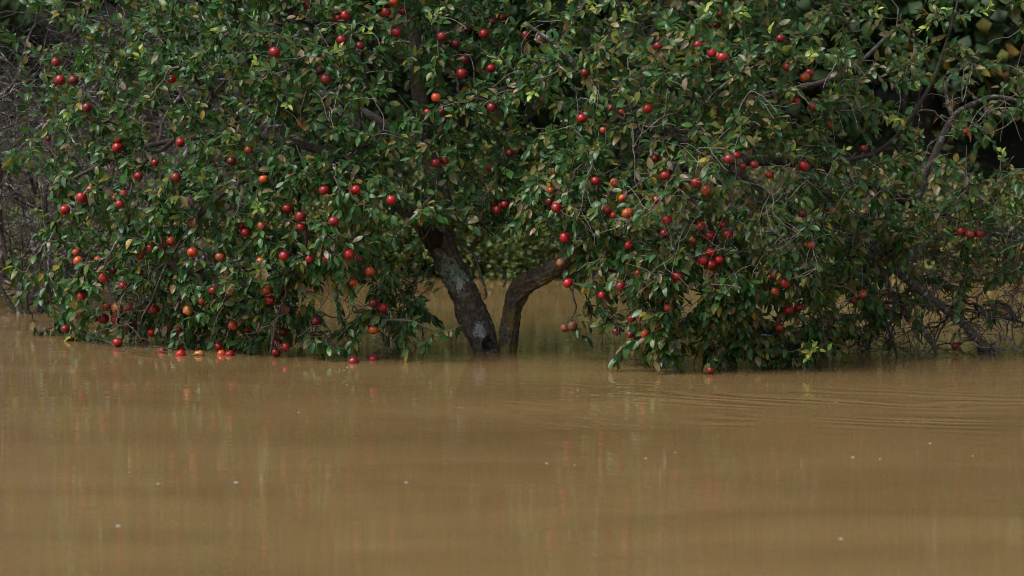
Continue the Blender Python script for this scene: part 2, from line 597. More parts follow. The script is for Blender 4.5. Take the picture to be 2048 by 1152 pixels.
# (x, y, height, crown centre height, crown radii, clumps, palette, label)
forest = [
    (-8.5, 30.5, 7.5, 4.6, (2.6, 2.2, 3.4), DARK, 'dark broadleaf tree behind the outermost bare brush on the left'),
    (-5.2, 31.2, 8.2, 4.9, (2.5, 2.2, 3.7), DARK, 'dark tree behind the bare brush at the left end'),
    (-2.1, 30.6, 7.8, 4.8, (2.4, 2.1, 3.6), DARK, 'dark tree seen through the left half of the apple crown'),
    (0.9, 31.0, 8.4, 5.0, (2.5, 2.2, 3.8), DARK, 'dark tree on the bank straight behind the two apple trunks'),
    (3.6, 30.2, 7.8, 4.6, (2.3, 2.1, 3.7), DARK, 'dark tree behind the right half of the apple crown'),
    (6.6, 30.4, 8.6, 4.8, (2.6, 2.3, 3.9), DARK, 'dark tree behind the yellow leaved maple at the right'),
    (9.8, 31.0, 8.0, 4.8, (2.6, 2.3, 3.6), DARK, 'dark tree at the right end of the wood, beyond the maple'),
]
forest += [
    (-6.8, 35.0, 10.5, 6.2, (3.2, 2.4, 5.0), DARK, 'tall dark tree in the second row behind the bare brush'),
    (-1.0, 35.5, 10.5, 6.2, (3.4, 2.4, 5.0), DARK, 'tall dark tree in the second row above the leaning trunk'),
    (4.8, 35.0, 10.5, 6.2, (3.4, 2.4, 5.0), DARK, 'tall dark tree in the second row behind the maple'),
]
for x, y, h, ch, cr, pal, lab in forest:
    z = tz(x, y)
    bg_tree('dark_tree', lab, 'tree', (x, y, z), h, (x, y - 0.3, ch - 0.9), cr, 165, 40, 0.21, pal, 'dark trees of the wood behind the water', trunk_r=0.16)
x, y = 4.8, 28.7
bg_tree('maple_tree', 'dark maple with scattered yellow and orange leaves behind the right side', 'tree', (x, y, tz(x, y)), 5.5, (4.6, 28.7, 2.7), (2.0, 0.8, 2.0), 110, 50, 0.14, MAPLE, None, width=0.85, trunk_r=0.09)

shrubs = [
    (-4.6, 26.15, 0.34, (0.9, .5, .5), OLIVE, 'low olive shrub on the bank behind the bare brush'),
    (-2.7, 26.05, 0.31, (0.9, .5, .55), OLIVE, 'low olive shrub on the bank glimpsed below the left crown'),
    (-1.2, 26.25, 0.46, (0.8, .5, .75), BANKG, 'bright green shrub on the bank left of the leaning trunk'),
    (-0.25, 26.35, 0.50, (0.7, .5, .8), BANKG, 'bright green shrub on the bank seen between the two apple trunks'),
    (0.55, 26.15, 0.37, (0.7, .5, .6), BANKG, 'yellow green shrub on the bank just right of the bent trunk'),
    (1.7, 26.45, 0.43, (0.9, .5, .7), OLIVE, 'olive shrub on the bank hidden behind the right curtain of leaves'),
    (3.1, 26.25, 0.40, (0.9, .5, .6), BANKG, 'green shrub on the bank behind the dead drooping branches'),
    (4.3, 26.05, 0.31, (0.8, .5, .5), OLIVE, 'dry olive shrub on the bank at the right edge'),
    (-0.62, 25.75, 0.30, (0.45, .4, .42), BANKG, 'low yellow green bush overhanging the water behind the leaning trunk'),
    (0.12, 25.6, 0.26, (0.42, .4, .36), BANKG, 'small bright bush at the water edge between the two trunks'),
    (0.75, 25.8, 0.30, (0.5, .4, .42), BANKG, 'leafy bush overhanging the water right of the bent trunk'),
    (-1.6, 25.8, 0.28, (0.6, .4, .4), OLIVE, 'olive bush at the water edge glimpsed under the left curtain'),
    (3.3, 25.5, 0.28, (0.5, .4, .38), OLIVE, 'dry bush at the water edge behind the dead branches'),
    (3.9, 25.8, 0.32, (0.5, .4, .42), BANKG, 'yellow green bush at the water edge beside the right edge'),
]
for x, y, ch, cr, pal, lab in shrubs:
    z = max(tz(x, y), -0.05)
    bg_tree('bank_shrub', lab, 'shrub', (x, y, z), cr[2] * 1.6, (x, y, max(z, 0) + ch * 0.25), (cr[0], cr[1], cr[2] * 1.5), 75, 50, 0.060, pal, 'leafy shrubs along the far bank', trunk_r=0.02)


# low ground cover, ferns and grass on the bank
ng = 36000
gx = rng.uniform(-9, 9, ng)
gy = 25.5 + rng.exponential(1.2, ng)
gz = terrain_z(gx, gy)
okg = (gz > -0.16) & (gy < 33)
gx, gy, gz = gx[okg], gy[okg], gz[okg]
ng = len(gx)
tuft = 0.5 + 0.5 * np.sin(gx * 2.3 + 1.0) * np.sin(gx * 0.9 + gy * 1.9)
gp = np.stack([gx, gy, np.maximum(gz, 0) + 0.005 + rng.uniform(0.0, 0.42, ng) ** 1.3 * (0.35 + 0.65 * tuft)], -1)
ga = unit(rng.normal(size=(ng, 3)) * np.array((1, .8, .5)) + np.array((0, -0.2, 0.25)))
gn = unit(rng.normal(size=(ng, 3)) * 0.5 + np.array((0, -0.5, 0.8)))
gL = rng.uniform(0.05, 0.13, ng)
gc = pick_palette(ng, [(4, (0.06, 0.11, 0.025)), (3, (0.11, 0.14, 0.03)), (2, (0.035, 0.065, 0.02)), (1.4, (0.19, 0.15, 0.05)), (1.2, (0.14, 0.075, 0.04))])
gv = leaf_verts(gp, ga, gn, gL, gL * 0.5, rng.uniform(0, .4, ng), rng.uniform(0, .4, ng), rng.normal(size=ng) * .08, np.zeros(ng), low=True)
tag(link('undergrowth', leaf_mesh('undergrowth', gv, gc, True), LEAF_BG), 'low green and yellow undergrowth along the far bank', 'undergrowth', kind='stuff')


def bare_shrub(label, base, h, nstem, spread, seed):
    r = np.random.default_rng(seed)
    base = np.asarray(base, float)
    root = thing('bare_shrub', base, label, 'shrub', 'leafless brush at the left edge')
    tw = MB()

    def grow(p, d, L, rad, depth, mb):
        n = max(4, int(L / 0.07))
        pts, cur = [p.copy()], p.copy()
        d = d.copy()
        for i in range(n):
            d = unit(d + r.normal(size=3) * 0.17 + np.array((0, 0, 0.03 if depth < 2 else -0.02)))
            cur = cur + d * L / n
            pts.append(cur.copy())
        pts = np.array(pts)
        rr = rad * (1 - 0.75 * np.linspace(0, 1, n + 1))
        mb.tube(pts, rr, 7 if depth == 0 else 4)
        if depth < 3:
            for q in range((11, 7, 4)[depth]):
                i = int(r.integers(1 if depth else 3, n + 1))
                dd = unit(unit(pts[i] - pts[i - 1]) * 0.55 + unit(r.normal(size=3)) * np.array((1, .8, .75)))
                grow(pts[i], dd, L * r.uniform(0.25, 0.5), rr[i] * 0.6, depth + 1, tw)

    for s in range(nstem):
        m = MB()
        d = unit(np.array((r.normal() * spread, r.normal() * spread * 0.6, 1.0)))
        st = base + np.array((r.normal() * 0.12, r.normal() * 0.1, -0.25))
        grow(st, d, h * r.uniform(0.75, 1.1), 0.018 * r.uniform(0.8, 1.4), 0, m)
        m.build('stem', BRUSH, root, base)
    tag(tw.build('twigs', BRUSH, root, base), kind='stuff')


for lab, (u, v, y), h, ns, sp, sd_ in [
    ('grey leafless brush standing in the water at the left edge', (28, 588, 22.6), 2.9, 6, 0.28, 1),
    ('tangled bare lichened shrub just beyond the left edge brush', (-130, 590, 23.2), 3.0, 6, 0.3, 2),
    ('pale thin-stemmed bare shrub behind the apple crown\'s left tip', (105, 600, 23.4), 2.9, 5, 0.25, 3),
    ('bare brown brush behind the upper left apple leaves', (250, 575, 24.2), 3.2, 6, 0.3, 4),
    ('bare brush rising above the left middle of the apple crown', (400, 570, 24.6), 3.3, 5, 0.32, 5),
]:
    b = P(u, v, y)
    b[2] = 0
    bare_shrub(lab, b, h, ns, sp, sd_)

# ------------------------------------------------------------------ the apple tree: skeleton
BASE = np.array(P(995, 705, 20.0))
BASE[2] = 0.0
PXM = lambda px, y: px / FPX * y

# (u, v, y, radius in px) limb by limb; kind trunk / limb / branch
limbs = {
    'L': [(990, 790, 20.02, 30), (972, 706, 20.0, 27), (943, 619, 19.98, 29), (921, 570, 19.96, 28), (903, 537, 19.95, 28), (886, 500, 19.93, 30), (876, 470, 19.92, 33)],
    'L1': [(876, 470, 19.92, 30), (886, 430, 19.95, 21), (878, 370, 20.0, 19), (852, 300, 20.08, 18), (838, 180, 20.15, 16), (828, 60, 20.2, 14), (815, -80, 20.25, 11), (800, -230, 20.3, 6)],
    'L2': [(872, 482, 19.9, 26), (848, 452, 19.88, 20), (812, 420, 19.86, 16), (765, 375, 19.86, 14), (722, 290, 19.9, 13), (702, 170, 19.95, 12), (690, 60, 20.0, 10), (670, -110, 20.05, 6)],
    'L3': [(765, 375, 19.86, 11), (690, 320, 19.9, 10), (560, 280, 20.0, 8), (430, 270, 20.1, 7), (270, 300, 20.3, 5), (120, 370, 20.6, 3.5)],
    'L4': [(812, 420, 19.86, 9), (720, 345, 19.75, 8), (590, 330, 19.65, 7), (450, 385, 19.75, 5), (350, 500, 19.95, 3.5), (300, 610, 20.1, 3)],
    'L5': [(852, 300, 20.08, 10), (950, 210, 19.8, 8), (1060, 150, 19.6, 6.5), (1140, 60, 19.5, 5.5), (1200, -60, 19.5, 4)],
    'L6': [(852, 300, 20.08, 10), (700, 210, 20.8, 8), (520, 150, 21.2, 6), (330, 110, 21.4, 4), (170, 110, 21.5, 3)],
    'L7': [(590, 330, 19.65, 6), (600, 420, 19.55, 5), (610, 500, 19.5, 4), (560, 620, 19.6, 3), (540, 710, 19.65, 2.5)],
    'R': [(1012, 800, 20.0, 23), (1015, 706, 20.0, 20), (1022, 640, 19.99, 22), (1030, 598, 19.98, 23), (1050, 570, 19.95, 24), (1090, 551, 19.88, 19), (1130, 522, 19.8, 18), (1160, 475, 19.72, 18), (1185, 420, 19.68, 17)],
    'R1': [(1185, 420, 19.68, 15), (1210, 350, 19.65, 14), (1240, 270, 19.65, 12), (1275, 180, 19.7, 10), (1310, 60, 19.8, 8), (1340, -100, 19.9, 5)],
    'R2': [(1185, 420, 19.68, 13), (1300, 350, 19.5, 12), (1450, 325, 19.45, 10.5), (1620, 330, 19.6, 9), (1760, 380, 19.8, 7), (1870, 440, 19.9, 5)],
    'R3': [(1160, 475, 19.72, 10), (1240, 390, 19.35, 9), (1340, 370, 19.1, 7.5), (1405, 420, 18.95, 6), (1440, 520, 18.9, 4.5), (1450, 640, 18.9, 3)],
    'R4': [(1760, 380, 19.8, 7.5), (1830, 400, 19.9, 7.5), (1852, 345, 19.95, 7.5), (1878, 290, 20.0, 7), (1905, 235, 20.0, 6), (1945, 208, 20.0, 5.5), (1995, 193, 20.0, 4.5), (2070, 215, 20.0, 3.5), (2150, 260, 20.0, 2.5)],
    'R4b': [(1905, 235, 20.0, 4.5), (1893, 190, 20.0, 4), (1899, 155, 20.0, 3.5), (1930, 132, 20.0, 3), (1958, 100, 20.0, 2.2)],
    'R5': [(1620, 330, 19.6, 9), (1690, 440, 19.8, 9), (1750, 500, 19.9, 9), (1815, 560, 19.95, 9), (1880, 610, 19.95, 9), (1930, 650, 19.95, 8.5), (1975, 700, 19.95, 7.5), (2000, 740, 19.95, 6)],
    'R5b': [(1750, 500, 19.9, 6), (1792, 605, 19.9, 6), (1850, 662, 19.9, 5.5), (1885, 730, 19.9, 4)],
    'R5c': [(1815, 530, 19.95, 7.5), (1852, 490, 20.0, 7.5), (1900, 470, 20.0, 6), (1960, 462, 20.0, 4), (2050, 480, 20.0, 2.5)],
    'R5d': [(1880, 610, 19.95, 4.5), (1960, 625, 19.95, 3.5), (2060, 650, 20.0, 2.5), (2130, 690, 20.0, 2)],
    'R5e': [(1690, 440, 19.8, 5), (1730, 560, 19.7, 4.5), (1775, 650, 19.7, 3.5), (1798, 725, 19.7, 2.5)],
    'R6': [(1955, 700, 20.02, 6), (2010, 706, 20.05, 6), (2080, 709, 20.1, 5), (2180, 712, 20.1, 4)],
    'R7': [(1240, 270, 19.65, 7), (1195, 200, 19.5, 6), (1155, 135, 19.4, 5.5), (1110, 90, 19.35, 4.5), (1050, 45, 19.3, 3)],
    'R8': [(1340, 370, 19.1, 6), (1400, 255, 19.2, 5), (1420, 290, 19.0, 4.5), (1450, 360, 18.9, 3.5), (1490, 470, 18.85, 3)],
    'R9': [(1210, 350, 19.65, 11), (1350, 260, 20.5, 9), (1500, 200, 20.9, 7), (1680, 150, 21.1, 5), (1800, 50, 21.2, 4)],
    'R10': [(1450, 325, 19.45, 8), (1560, 190, 19.5, 6.5), (1640, 60, 19.6, 5), (1690, -80, 19.7, 3)],
    'R11': [(1620, 330, 19.6, 6), (1760, 300, 19.7, 5), (1850, 190, 19.8, 4), (1900, 60, 19.9, 3), (1930, -60, 19.9, 2)],
    'R12': [(1405, 420, 18.95, 6), (1370, 470, 18.85, 5.5), (1345, 530, 18.8, 5), (1335, 640, 18.8, 3.5), (1350, 745, 18.82, 2.5)],
    'R13': [(1450, 325, 19.45, 7), (1540, 400, 19.2, 6), (1600, 500, 19.1, 5), (1640, 620, 19.1, 3.5), (1650, 715, 19.15, 2.5)],
    'G1': [(905, 470, 19.9, 4), (945, 505, 19.85, 3.4), (962, 550, 19.8, 3), (973, 592, 19.8, 2.4), (966, 597, 19.8, 2)],
    'G2': [(952, 515, 19.84, 3), (985, 530, 19.82, 2.6), (1012, 555, 19.8, 2.2), (1006, 574, 19.8, 1.8)],
    'G3': [(1148, 560, 19.75, 3), (1145, 590, 19.5, 2.5), (1152, 615, 19.5, 2.2), (1142, 640, 19.5, 1.8)],
    'S1': [(760, 640, 19.5, 3), (820, 642, 19.4, 2.6), (880, 665, 19.4, 2), (925, 650, 19.42, 1.5)],
}
parents = {'L1': 'L', 'L2': 'L', 'L3': 'L2', 'L4': 'L2', 'L5': 'L1', 'L6': 'L1', 'L7': 'L4', 'R1': 'R', 'R2': 'R', 'R3': 'R', 'R4': 'R2', 'R4b': 'R4',
           'R5': 'R2', 'R5b': 'R5', 'R5c': 'R5', 'R5d': 'R5', 'R5e': 'R5', 'R6': 'R5', 'R7': 'R1', 'R8': 'R3', 'R9': 'R1', 'R10': 'R2', 'R11': 'R2', 'R12': 'R3', 'R13': 'R2',
           'G1': 'L', 'G2': 'G1', 'G3': 'R', 'S1': 'L7'}


def catmull(pts, step):
    pts = np.asarray(pts, float)
    p = np.vstack([2 * pts[0] - pts[1], pts, 2 * pts[-1] - pts[-2]])
    out = []
    for i in range(1, len(p) - 2):
        n = max(2, int(np.linalg.norm(p[i + 1, :3] - p[i, :3]) / step))
        t = (np.arange(n) / n)[:, None]
        a, b, c, d = p[i - 1], p[i], p[i + 1], p[i + 2]
        out.append(0.5 * ((2 * b) + (c - a) * t + (2 * a - 5 * b + 4 * c - d) * t * t + (3 * b - a - 3 * c + d) * t ** 3))
    out.append(pts[-1:])
    return np.vstack(out)


limb_paths = {}
for k, q in limbs.items():
    arr = np.array([np.append(P(u, v, y), PXM(r, y)) for u, v, y, r in q])
    limb_paths[k] = catmull(arr, 0.03)

node_pos = [pp[::2, :3] for pp in limb_paths.values()]
node_pos = np.vstack(node_pos)
tan = [np.gradient(pp[:, :3], axis=0)[::2] for pp in limb_paths.values()]
node_tan = unit(np.vstack(tan))

# ---- where the leaves are: coarse density over the picture of the crown, 0..9
DU = np.arange(0, 2049, 128)
DV = np.array([-330, -130, 0, 64, 128, 192, 256, 320, 384, 448, 512, 576, 640, 700, 745])
DENS = np.array([
    [0, 0, 0, 1, 2, 3, 3, 3, 3, 2, 2, 2, 2, 1, 0, 0, 0],
    [0.35, 2.4, 4, 5, 6, 7, 7, 7, 7, 6, 5, 6, 6, 5, 3, 1, 1],
    [0.7, 4, 6, 7, 9, 9, 9, 9, 9, 8, 6, 8, 9, 8, 4.5, 2, 1],
    [0.7, 4, 7, 8, 9, 9, 9, 9, 9, 9, 7, 9, 9, 8, 5, 2, 1.5],
    [0.52, 4.8, 8, 9, 9, 9, 9, 9, 9, 9, 9, 9, 9, 8, 5, 2.5, 3],
    [0.52, 4.8, 8, 9, 9, 9, 9, 9, 9, 9, 9, 9, 9, 8, 5, 2.5, 4],
    [0.7, 5.6, 9, 9, 9, 9, 9, 9, 9, 9, 9, 9, 9, 8, 6, 4, 5],
    [1.05, 6.4, 9, 9, 9, 9, 9, 9, 9, 8, 8, 9, 9, 9, 7, 5, 6],
    [1.05, 6.4, 9, 9, 9, 9, 9, 8, 7, 8, 8, 9, 9, 8, 6, 5, 6],
    [0.7, 6.4, 9, 9, 9, 9, 8, 4, 2.5, 6, 9, 9, 8, 6, 5, 3, 5],
    [0.35, 5.6, 9, 9, 9, 9, 6, 0.6, 0, 2.5, 9, 9, 8, 5, 3, 1.5, 2],
    [0, 5.6, 9, 9, 8, 7, 5, 0, 0, 1.5, 9, 9, 9, 6, 3, 1, 1],
    [0, 4, 9, 8, 6, 6, 5, 0.8, 0, 0.6, 7, 9, 9, 5, 2.5, 1, 0.5],
    [0, 0.32, 5, 4, 2, 3, 3, 0, 0, 0, 4, 9, 7, 3, 1, 0.3, 0.2],
    [0, 0, 0, 0, 0, 0, 0, 0, 0, 0, 2, 6, 2, 0, 0, 0, 0],
])
FU = [-100, 60, 250, 450, 700, 850, 1000, 1150, 1280, 1450, 1640, 1800, 2048, 2300]
FY = [21.2, 20.9, 20.3, 19.75, 19.5, 19.6, 19.65, 19.3, 18.9, 18.85, 19.1, 19.6, 19.75, 20.2]


def dens(u, v):
    fu = np.clip(u / 128, 0, 15.999)
    iu = fu.astype(int)
    fu = fu - iu
    iv = np.clip(np.searchsorted(DV, v) - 1, 0, len(DV) - 2)
    fv = np.clip((v - DV[iv]) / (DV[iv + 1] - DV[iv]), 0, 1)
    d = DENS
    r = (d[iv, iu] * (1 - fu) + d[iv, iu + 1] * fu) * (1 - fv) + (d[iv + 1, iu] * (1 - fu) + d[iv + 1, iu + 1] * fu) * fv
    r = r * np.where((u > 1680) & (v < 330), 0.62, 1.0)
    r = np.where(u > 2048, r * np.clip(1 - (u - 2048) / 260, 0, 1), r)
    r = np.where(u < 0, r * np.clip(1 + u / 120, 0, 1), r)
    return r / 9


def blob(u, v, su, sv, k):
    u, v = np.atleast_1d(u), np.atleast_1d(v)
    return np.array([mnoise.noise(Vector((a / su, b / sv, k))) for a, b in zip(u, v)])


def front(u, v):
    z = np.clip((705 - v) / 345, 0, 3.2)
    return np.interp(u, FU, FY) - 0.30 * np.sin(np.clip(z / 2.0, 0, 1) * math.pi) + 0.22 * np.clip(z - 1.6, 0, 2) ** 1.5 + 0.30 * (blob(u, v, 170, 105, 3.3) if np.ndim(u) else blob(u, v, 170, 105, 3.3)[0])


def sample_targets(n, depth_scale, mind=0.0):
    out = []
    while len(out) < n:
        u = rng.uniform(-110, 2300, 4000)
        v = rng.uniform(-330, 745, 4000)
        ok = rng.uniform(0, 1, 4000) < dens(u, v) * np.clip(0.8 + 1.3 * blob(u, v, 120, 80, 8.1), 0.12, 1)
        for a, b in zip(u[ok], v[ok]):
            y = float(front(a, b)) + mind + min(rng.exponential(depth_scale), 2.4)
            out.append((a, b, y))
    return np.array([P(a, b, y) for a, b, y in out[:n]]), np.array(out[:n])


# strands: every branch, twig and fruit stalk that grows off the limbs
strands = []           # dict(pts, parent node index, start node index, kind)
pos_buf = np.zeros((90000, 3))
tan_buf = np.zeros((90000, 3))
cnt = len(node_pos)
pos_buf[:cnt] = node_pos
tan_buf[:cnt] = node_tan
node_strand = np.full(90000, -1)
node_k = np.zeros(90000, int)


def grow_to(B, kind, up=0.0, jitter=0.012, register=True, maxlen=9.9, minlen=0.0, arch=0.15):
    global cnt
    d = pos_buf[:cnt] - B
    dist = np.sqrt((d * d).sum(1))
    dist = np.where(dist < minlen, 9.0, dist)
    i = int(np.argmin(dist))
    L = dist[i]
    if L > maxlen:
        return None
    A = pos_buf[i]
    D = unit(B - A)
    T0 = unit(tan_buf[i] * 0.7 + D * 0.9 + np.array((0, 0, arch * 2)))
    T1 = unit(D + np.array((0, 0, up)))
    n = max(3, int(L / 0.045) + 1)
    t = np.linspace(0, 1, n + 1)[:, None]
    h00, h10, h01, h11 = 2 * t ** 3 - 3 * t ** 2 + 1, t ** 3 - 2 * t ** 2 + t, -2 * t ** 3 + 3 * t ** 2, t ** 3 - t ** 2
    pts = h00 * A + h10 * T0 * L + h01 * B + h11 * T1 * L
    nz = rng.normal(size=(n + 1, 3)) * jitter
    nz[0] = 0
    nz[-1] = 0
    pts = pts + nz
    sid = len(strands)
    strands.append(dict(pts=pts, at=i, kind=kind, first=cnt, tips=1))
    if register:
        m = n
        pos_buf[cnt:cnt + m] = pts[1:]
        tg = unit(np.gradient(pts, axis=0))
        tan_buf[cnt:cnt + m] = tg[1:]
        node_strand[cnt:cnt + m] = sid
        node_k[cnt:cnt + m] = np.arange(1, m + 1)
        cnt += m
    return strands[sid]


def in_order(pts, uvy):
    d = np.array([np.min(((node_pos - p) ** 2).sum(1)) for p in pts])
    o = np.argsort(d)
    return pts[o], uvy[o]


def rise(uv):
    """upper shoots climb, low curtains droop"""
    z = (705 - uv[1]) / 345
    return float(np.interp(z, [0.0, 0.7, 1.3, 2.0], [-1.0, -0.55, 0.1, 0.7]))


for cnt_t, ds, kind, jit in ((150, 0.55, 'branch', 0.014), (520, 0.5, 'branch', 0.011), (3300, 0.40, 'twig', 0.006)):
    pts, uvy = in_order(*sample_targets(cnt_t, ds))
    for p, q in zip(pts, uvy):
        grow_to(p, kind, up=rise(q) + rng.normal() * 0.35, jitter=jit, maxlen=2.5 if kind == 'branch' else 0.9, minlen=0.10 if kind == 'twig' else 0.2)

def fill(u0, u1, v0, v1, n, dy, up):
    q = np.stack([rng.uniform(u0, u1, n), rng.uniform(v0, v1, n)], -1)
    uvy = np.array([(a, b, float(front(a, b)) + dy + rng.exponential(0.22)) for a, b in q])
    pts, uvy = in_order(np.array([P(*a) for a in uvy]), uvy)
    for p in pts:
        if p[2] > 0.02:
            grow_to(p, 'twig', up=up + rng.normal() * 0.3, jitter=0.006, maxlen=1.2, minlen=0.10)


# the low curtains that hang down to the water
fill(1265, 1680, 560, 742, 230, 0.0, -0.8)
fill(1200, 1640, 480, 580, 90, 0.0, -0.8)
fill(1700, 2050, 420, 620, 45, 0.1, -0.5)
fill(870, 1130, 390, 462, 45, 0.0, -0.4)
fill(1640, 1800, 430, 690, 70, 0.1, -0.6)
fill(110, 520, 560, 700, 150, 0.0, -0.8)
fill(520, 850, 470, 690, 60, 0.05, -0.8)
fill(1110, 1250, 410, 520, 45, 0.0, -0.6)

# bare dead twigs: right-hand drooping limbs and inside the low curtains
for (u0, u1, v0, v1, n, y0, y1, pale) in ((1640, 2060, 420, 712, 900, 19.4, 20.4, False), (520, 860, 520, 712, 170, 19.4, 20.3, False), (1180, 1640, 520, 730, 200, 18.85, 19.9, False), (150, 520, 480, 705, 100, 19.6, 20.6, False),
                                    (1150, 1750, 150, 600, 230, -0.12, 0.10, True), (1700, 2060, 60, 430, 60, -0.1, 0.3, True), (480, 1100, 20, 300, 60, -0.1, 0.1, True)):
    pts, uvy = [], []
    for _ in range(n):
        u, v = rng.uniform(u0, u1), rng.uniform(v0, v1)
        y = rng.uniform(y0, y1) + (float(front(u, v)) if pale else 0.0)
        pts.append(P(u, v, y)); uvy.append((u, v, y))
    pts, uvy = in_order(np.array(pts), np.array(uvy))
    for p, q in zip(pts, uvy):
        grow_to(p, 'pale' if pale else 'bare', up=rng.normal() * (0.35 if pale else 0.6) - 0.35, jitter=0.003 if pale else 0.005, maxlen=0.85, minlen=0.2 if pale else 0.16, arch=0.05)

# upright shoots with pale lime tips: (u, v) of the tip
shoots = [(505, 30), (512, 125), (680, 95), (860, 36), (575, 215), (995, 122), (1625, 108), (1412, 12), (1690, 300), (2000, 298), (515, 412), (132, 232), (1490, 20), (1985, 10),
          (1900, 20), (740, 60), (690, 50), (1250, 30), (1540, 60), (430, 60), (280, 100), (1180, 10), (1590, 300), (1060, 190), (880, 20), (1755, 20), (1840, 60), (1665, 175), (1790, 240)]
for u, v in shoots:
    y = float(front(u, v)) - 0.16
    B = P(u, v, y)
    A = B + np.array((rng.normal() * 0.05, 0.06, -rng.uniform(0.25, 0.4)))
    if grow_to(A, 'twig', up=0.6, maxlen=1.2) is not None:
        s = grow_to(B, 'shoot', up=1.2, jitter=0.004, arch=0.3)
# the small yellow-green sprig dipping into the water on the right, and the tip poking out of it in front
for u, v, y in ((1628, 700, 18.88), (1615, 710, 18.88)):
    grow_to(P(u, v, y), 'shoot', up=0.6, maxlen=1.2, minlen=0.08)
for u, v, y in ((925, 650, 19.4), (900, 668, 19.4), (880, 655, 19.38), (850, 690, 19.4), (815, 700, 19.45), (840, 650, 19.4)):
    grow_to(P(u, v, y), 'twig', up=-0.5, maxlen=1.0, minlen=0.06)

# ------------------------------------------------------------------ apples: where each one hangs (u, v, radius px, colour)
APPLES = '''120 160 12 r;147 161 11 d;112 124 11 d;174 215 10 d;343 158 9 r;235 295 12 r;237 278 10 d;361 285 10 r;96 277 6 d;310 325 8 r;352 355 11 d;277 352 8 d;463 322 9 d;
497 300 10 o;181 379 9 o;549 104 13 r;691 31 11 r;677 37 8 r;615 10 9 d;787 4 11 o;773 24 12 r;806 22 11 d;683 80 10 r;720 92 12 d;793 65 11 r;642 140 9 d;652 158 11 d;713 145 8 d;
884 73 11 d;911 87 10 d;943 98 7 d;928 119 11 r;923 147 12 r;982 137 11 r;968 68 12 r;1003 34 8 r;984 43 9 d;932 58 7 d;872 195 11 o;855 224 8 r;883 224 7 r;984 214 13 d;603 247 10 o;
871 326 12 r;889 322 10 r;979 336 7 o;1020 306 9 d;648 380 12 r;711 380 13 r;527 358 8 o;1052 69 9 d;1081 80 11 b;1171 145 10 d;1085 165 8 d;1316 92 10 d;1396 90 10 d;1424 106 10 r;
1445 114 12 r;1440 28 10 d;1434 50 7 r;1487 8 8 d;1295 217 12 r;1223 217 8 r;1243 225 6 o;1164 237 11 r;1207 260 7 o;1087 199 6 r;1110 344 10 d;1191 362 10 r;1102 381 9 o;1311 317 7 d;
1331 351 12 r;1374 374 8 o;1393 365 12 r;1412 381 11 o;1458 318 12 d;1472 311 7 r;1509 329 10 d;1485 332 7 d;1230 365 9 o;1545 8 8 d;1561 77 11 d;1575 133 10 d;1609 154 11 o;1619 146 9 r;
1593 202 7 r;1626 213 9 d;1661 194 6 b;1654 247 8 r;1607 332 12 r;1538 350 6 r;1727 297 9 d;1931 265 5 r;1835 267 6 b;163 395 12 r;130 420 11 r;247 388 9 r;240 408 11 r;230 397 8 d;
152 504 7 o;156 522 10 o;196 520 9 o;207 556 11 r;246 572 11 r;301 497 10 r;326 493 10 r;342 483 8 o;280 510 9 o;385 505 12 o;482 450 10 r;490 465 10 r;357 443 8 o;388 447 9 o;440 514 9 o;
163 593 9 r;308 618 12 r;207 637 12 r;231 638 11 r;234 616 12 y;257 613 11 r;191 637 7 r;213 614 9 o;376 621 12 y;427 581 10 r;461 585 9 o;407 601 10 o;160 628 9 r;131 658 10 r;
235 685 10 r;281 678 8 o;266 651 9 d;333 656 10 o;356 660 10 o;304 665 9 r;496 636 9 b;466 651 11 o;437 693 11 r;494 660 7 o;225 540 9 d;341 577 8 d;524 452 11 o;574 417 10 r;601 433 12 r;
602 454 10 r;667 443 11 d;648 446 8 r;521 523 8 o;568 512 12 r;620 517 10 r;655 516 10 r;698 509 11 r;720 518 7 d;740 543 12 o;707 565 7 o;533 581 11 o;540 600 13 r;569 621 12 o;603 622 10 d;
632 642 9 d;747 606 12 d;766 615 11 r;747 660 10 o;566 664 10 d;554 685 11 r;571 694 11 r;552 705 11 r;783 400 10 r;954 408 7 r;989 405 8 r;1009 409 8 r;994 420 9 r;570 563 8 d;1113 416 12 r;
1100 403 8 d;1130 475 12 r;1123 526 11 b;1136 566 12 r;1130 656 9 b;1145 652 10 b;1213 421 9 d;1226 431 8 r;1255 426 14 o;1313 400 9 r;1245 396 8 o;1258 491 11 r;1208 528 7 o;1206 556 7 d;
1241 572 11 d;1204 590 7 r;1335 440 13 r;1329 467 9 d;1420 472 12 r;1402 453 10 r;1447 449 9 r;1455 468 11 r;1384 481 9 o;1420 504 12 r;1405 520 11 r;1422 530 11 r;1438 520 11 r;1355 552 11 r;
1427 556 7 r;1277 547 8 r;1291 574 6 r;1357 512 6 r;1337 615 12 o;1263 637 9 r;1318 650 10 o;1290 668 9 o;1425 591 8 o;1429 641 9 r;1321 602 7 d;1462 621 10 b;1506 650 8 o;1261 669 6 r;
1232 663 9 d;1322 728 7 r;1420 741 8 r;1518 672 8 d;1528 704 9 r;1511 707 7 r;1549 549 10 r;1570 566 11 r;1550 583 11 o;1577 619 12 r;1598 614 10 r;1558 655 12 o;1724 588 11 o;1922 463 7 r;
1940 468 10 o;1959 467 10 d;1605 427 9 d;1665 422 8 o;1622 490 9 o;1707 600 8 d;1737 661 6 r;1683 661 5 r;1607 689 8 o;1568 708 8 r;1910 692 6 d'''
FLOAT = '''146 678 8 o 20.7;326 703 9 r 20.0;361 709 10 r 19.9;398 709 9 y 19.85;443 708 7 o 19.85;459 709 9 r 19.8;707 724 12 r 19.5;746 718 11 d 19.6'''
apples = []
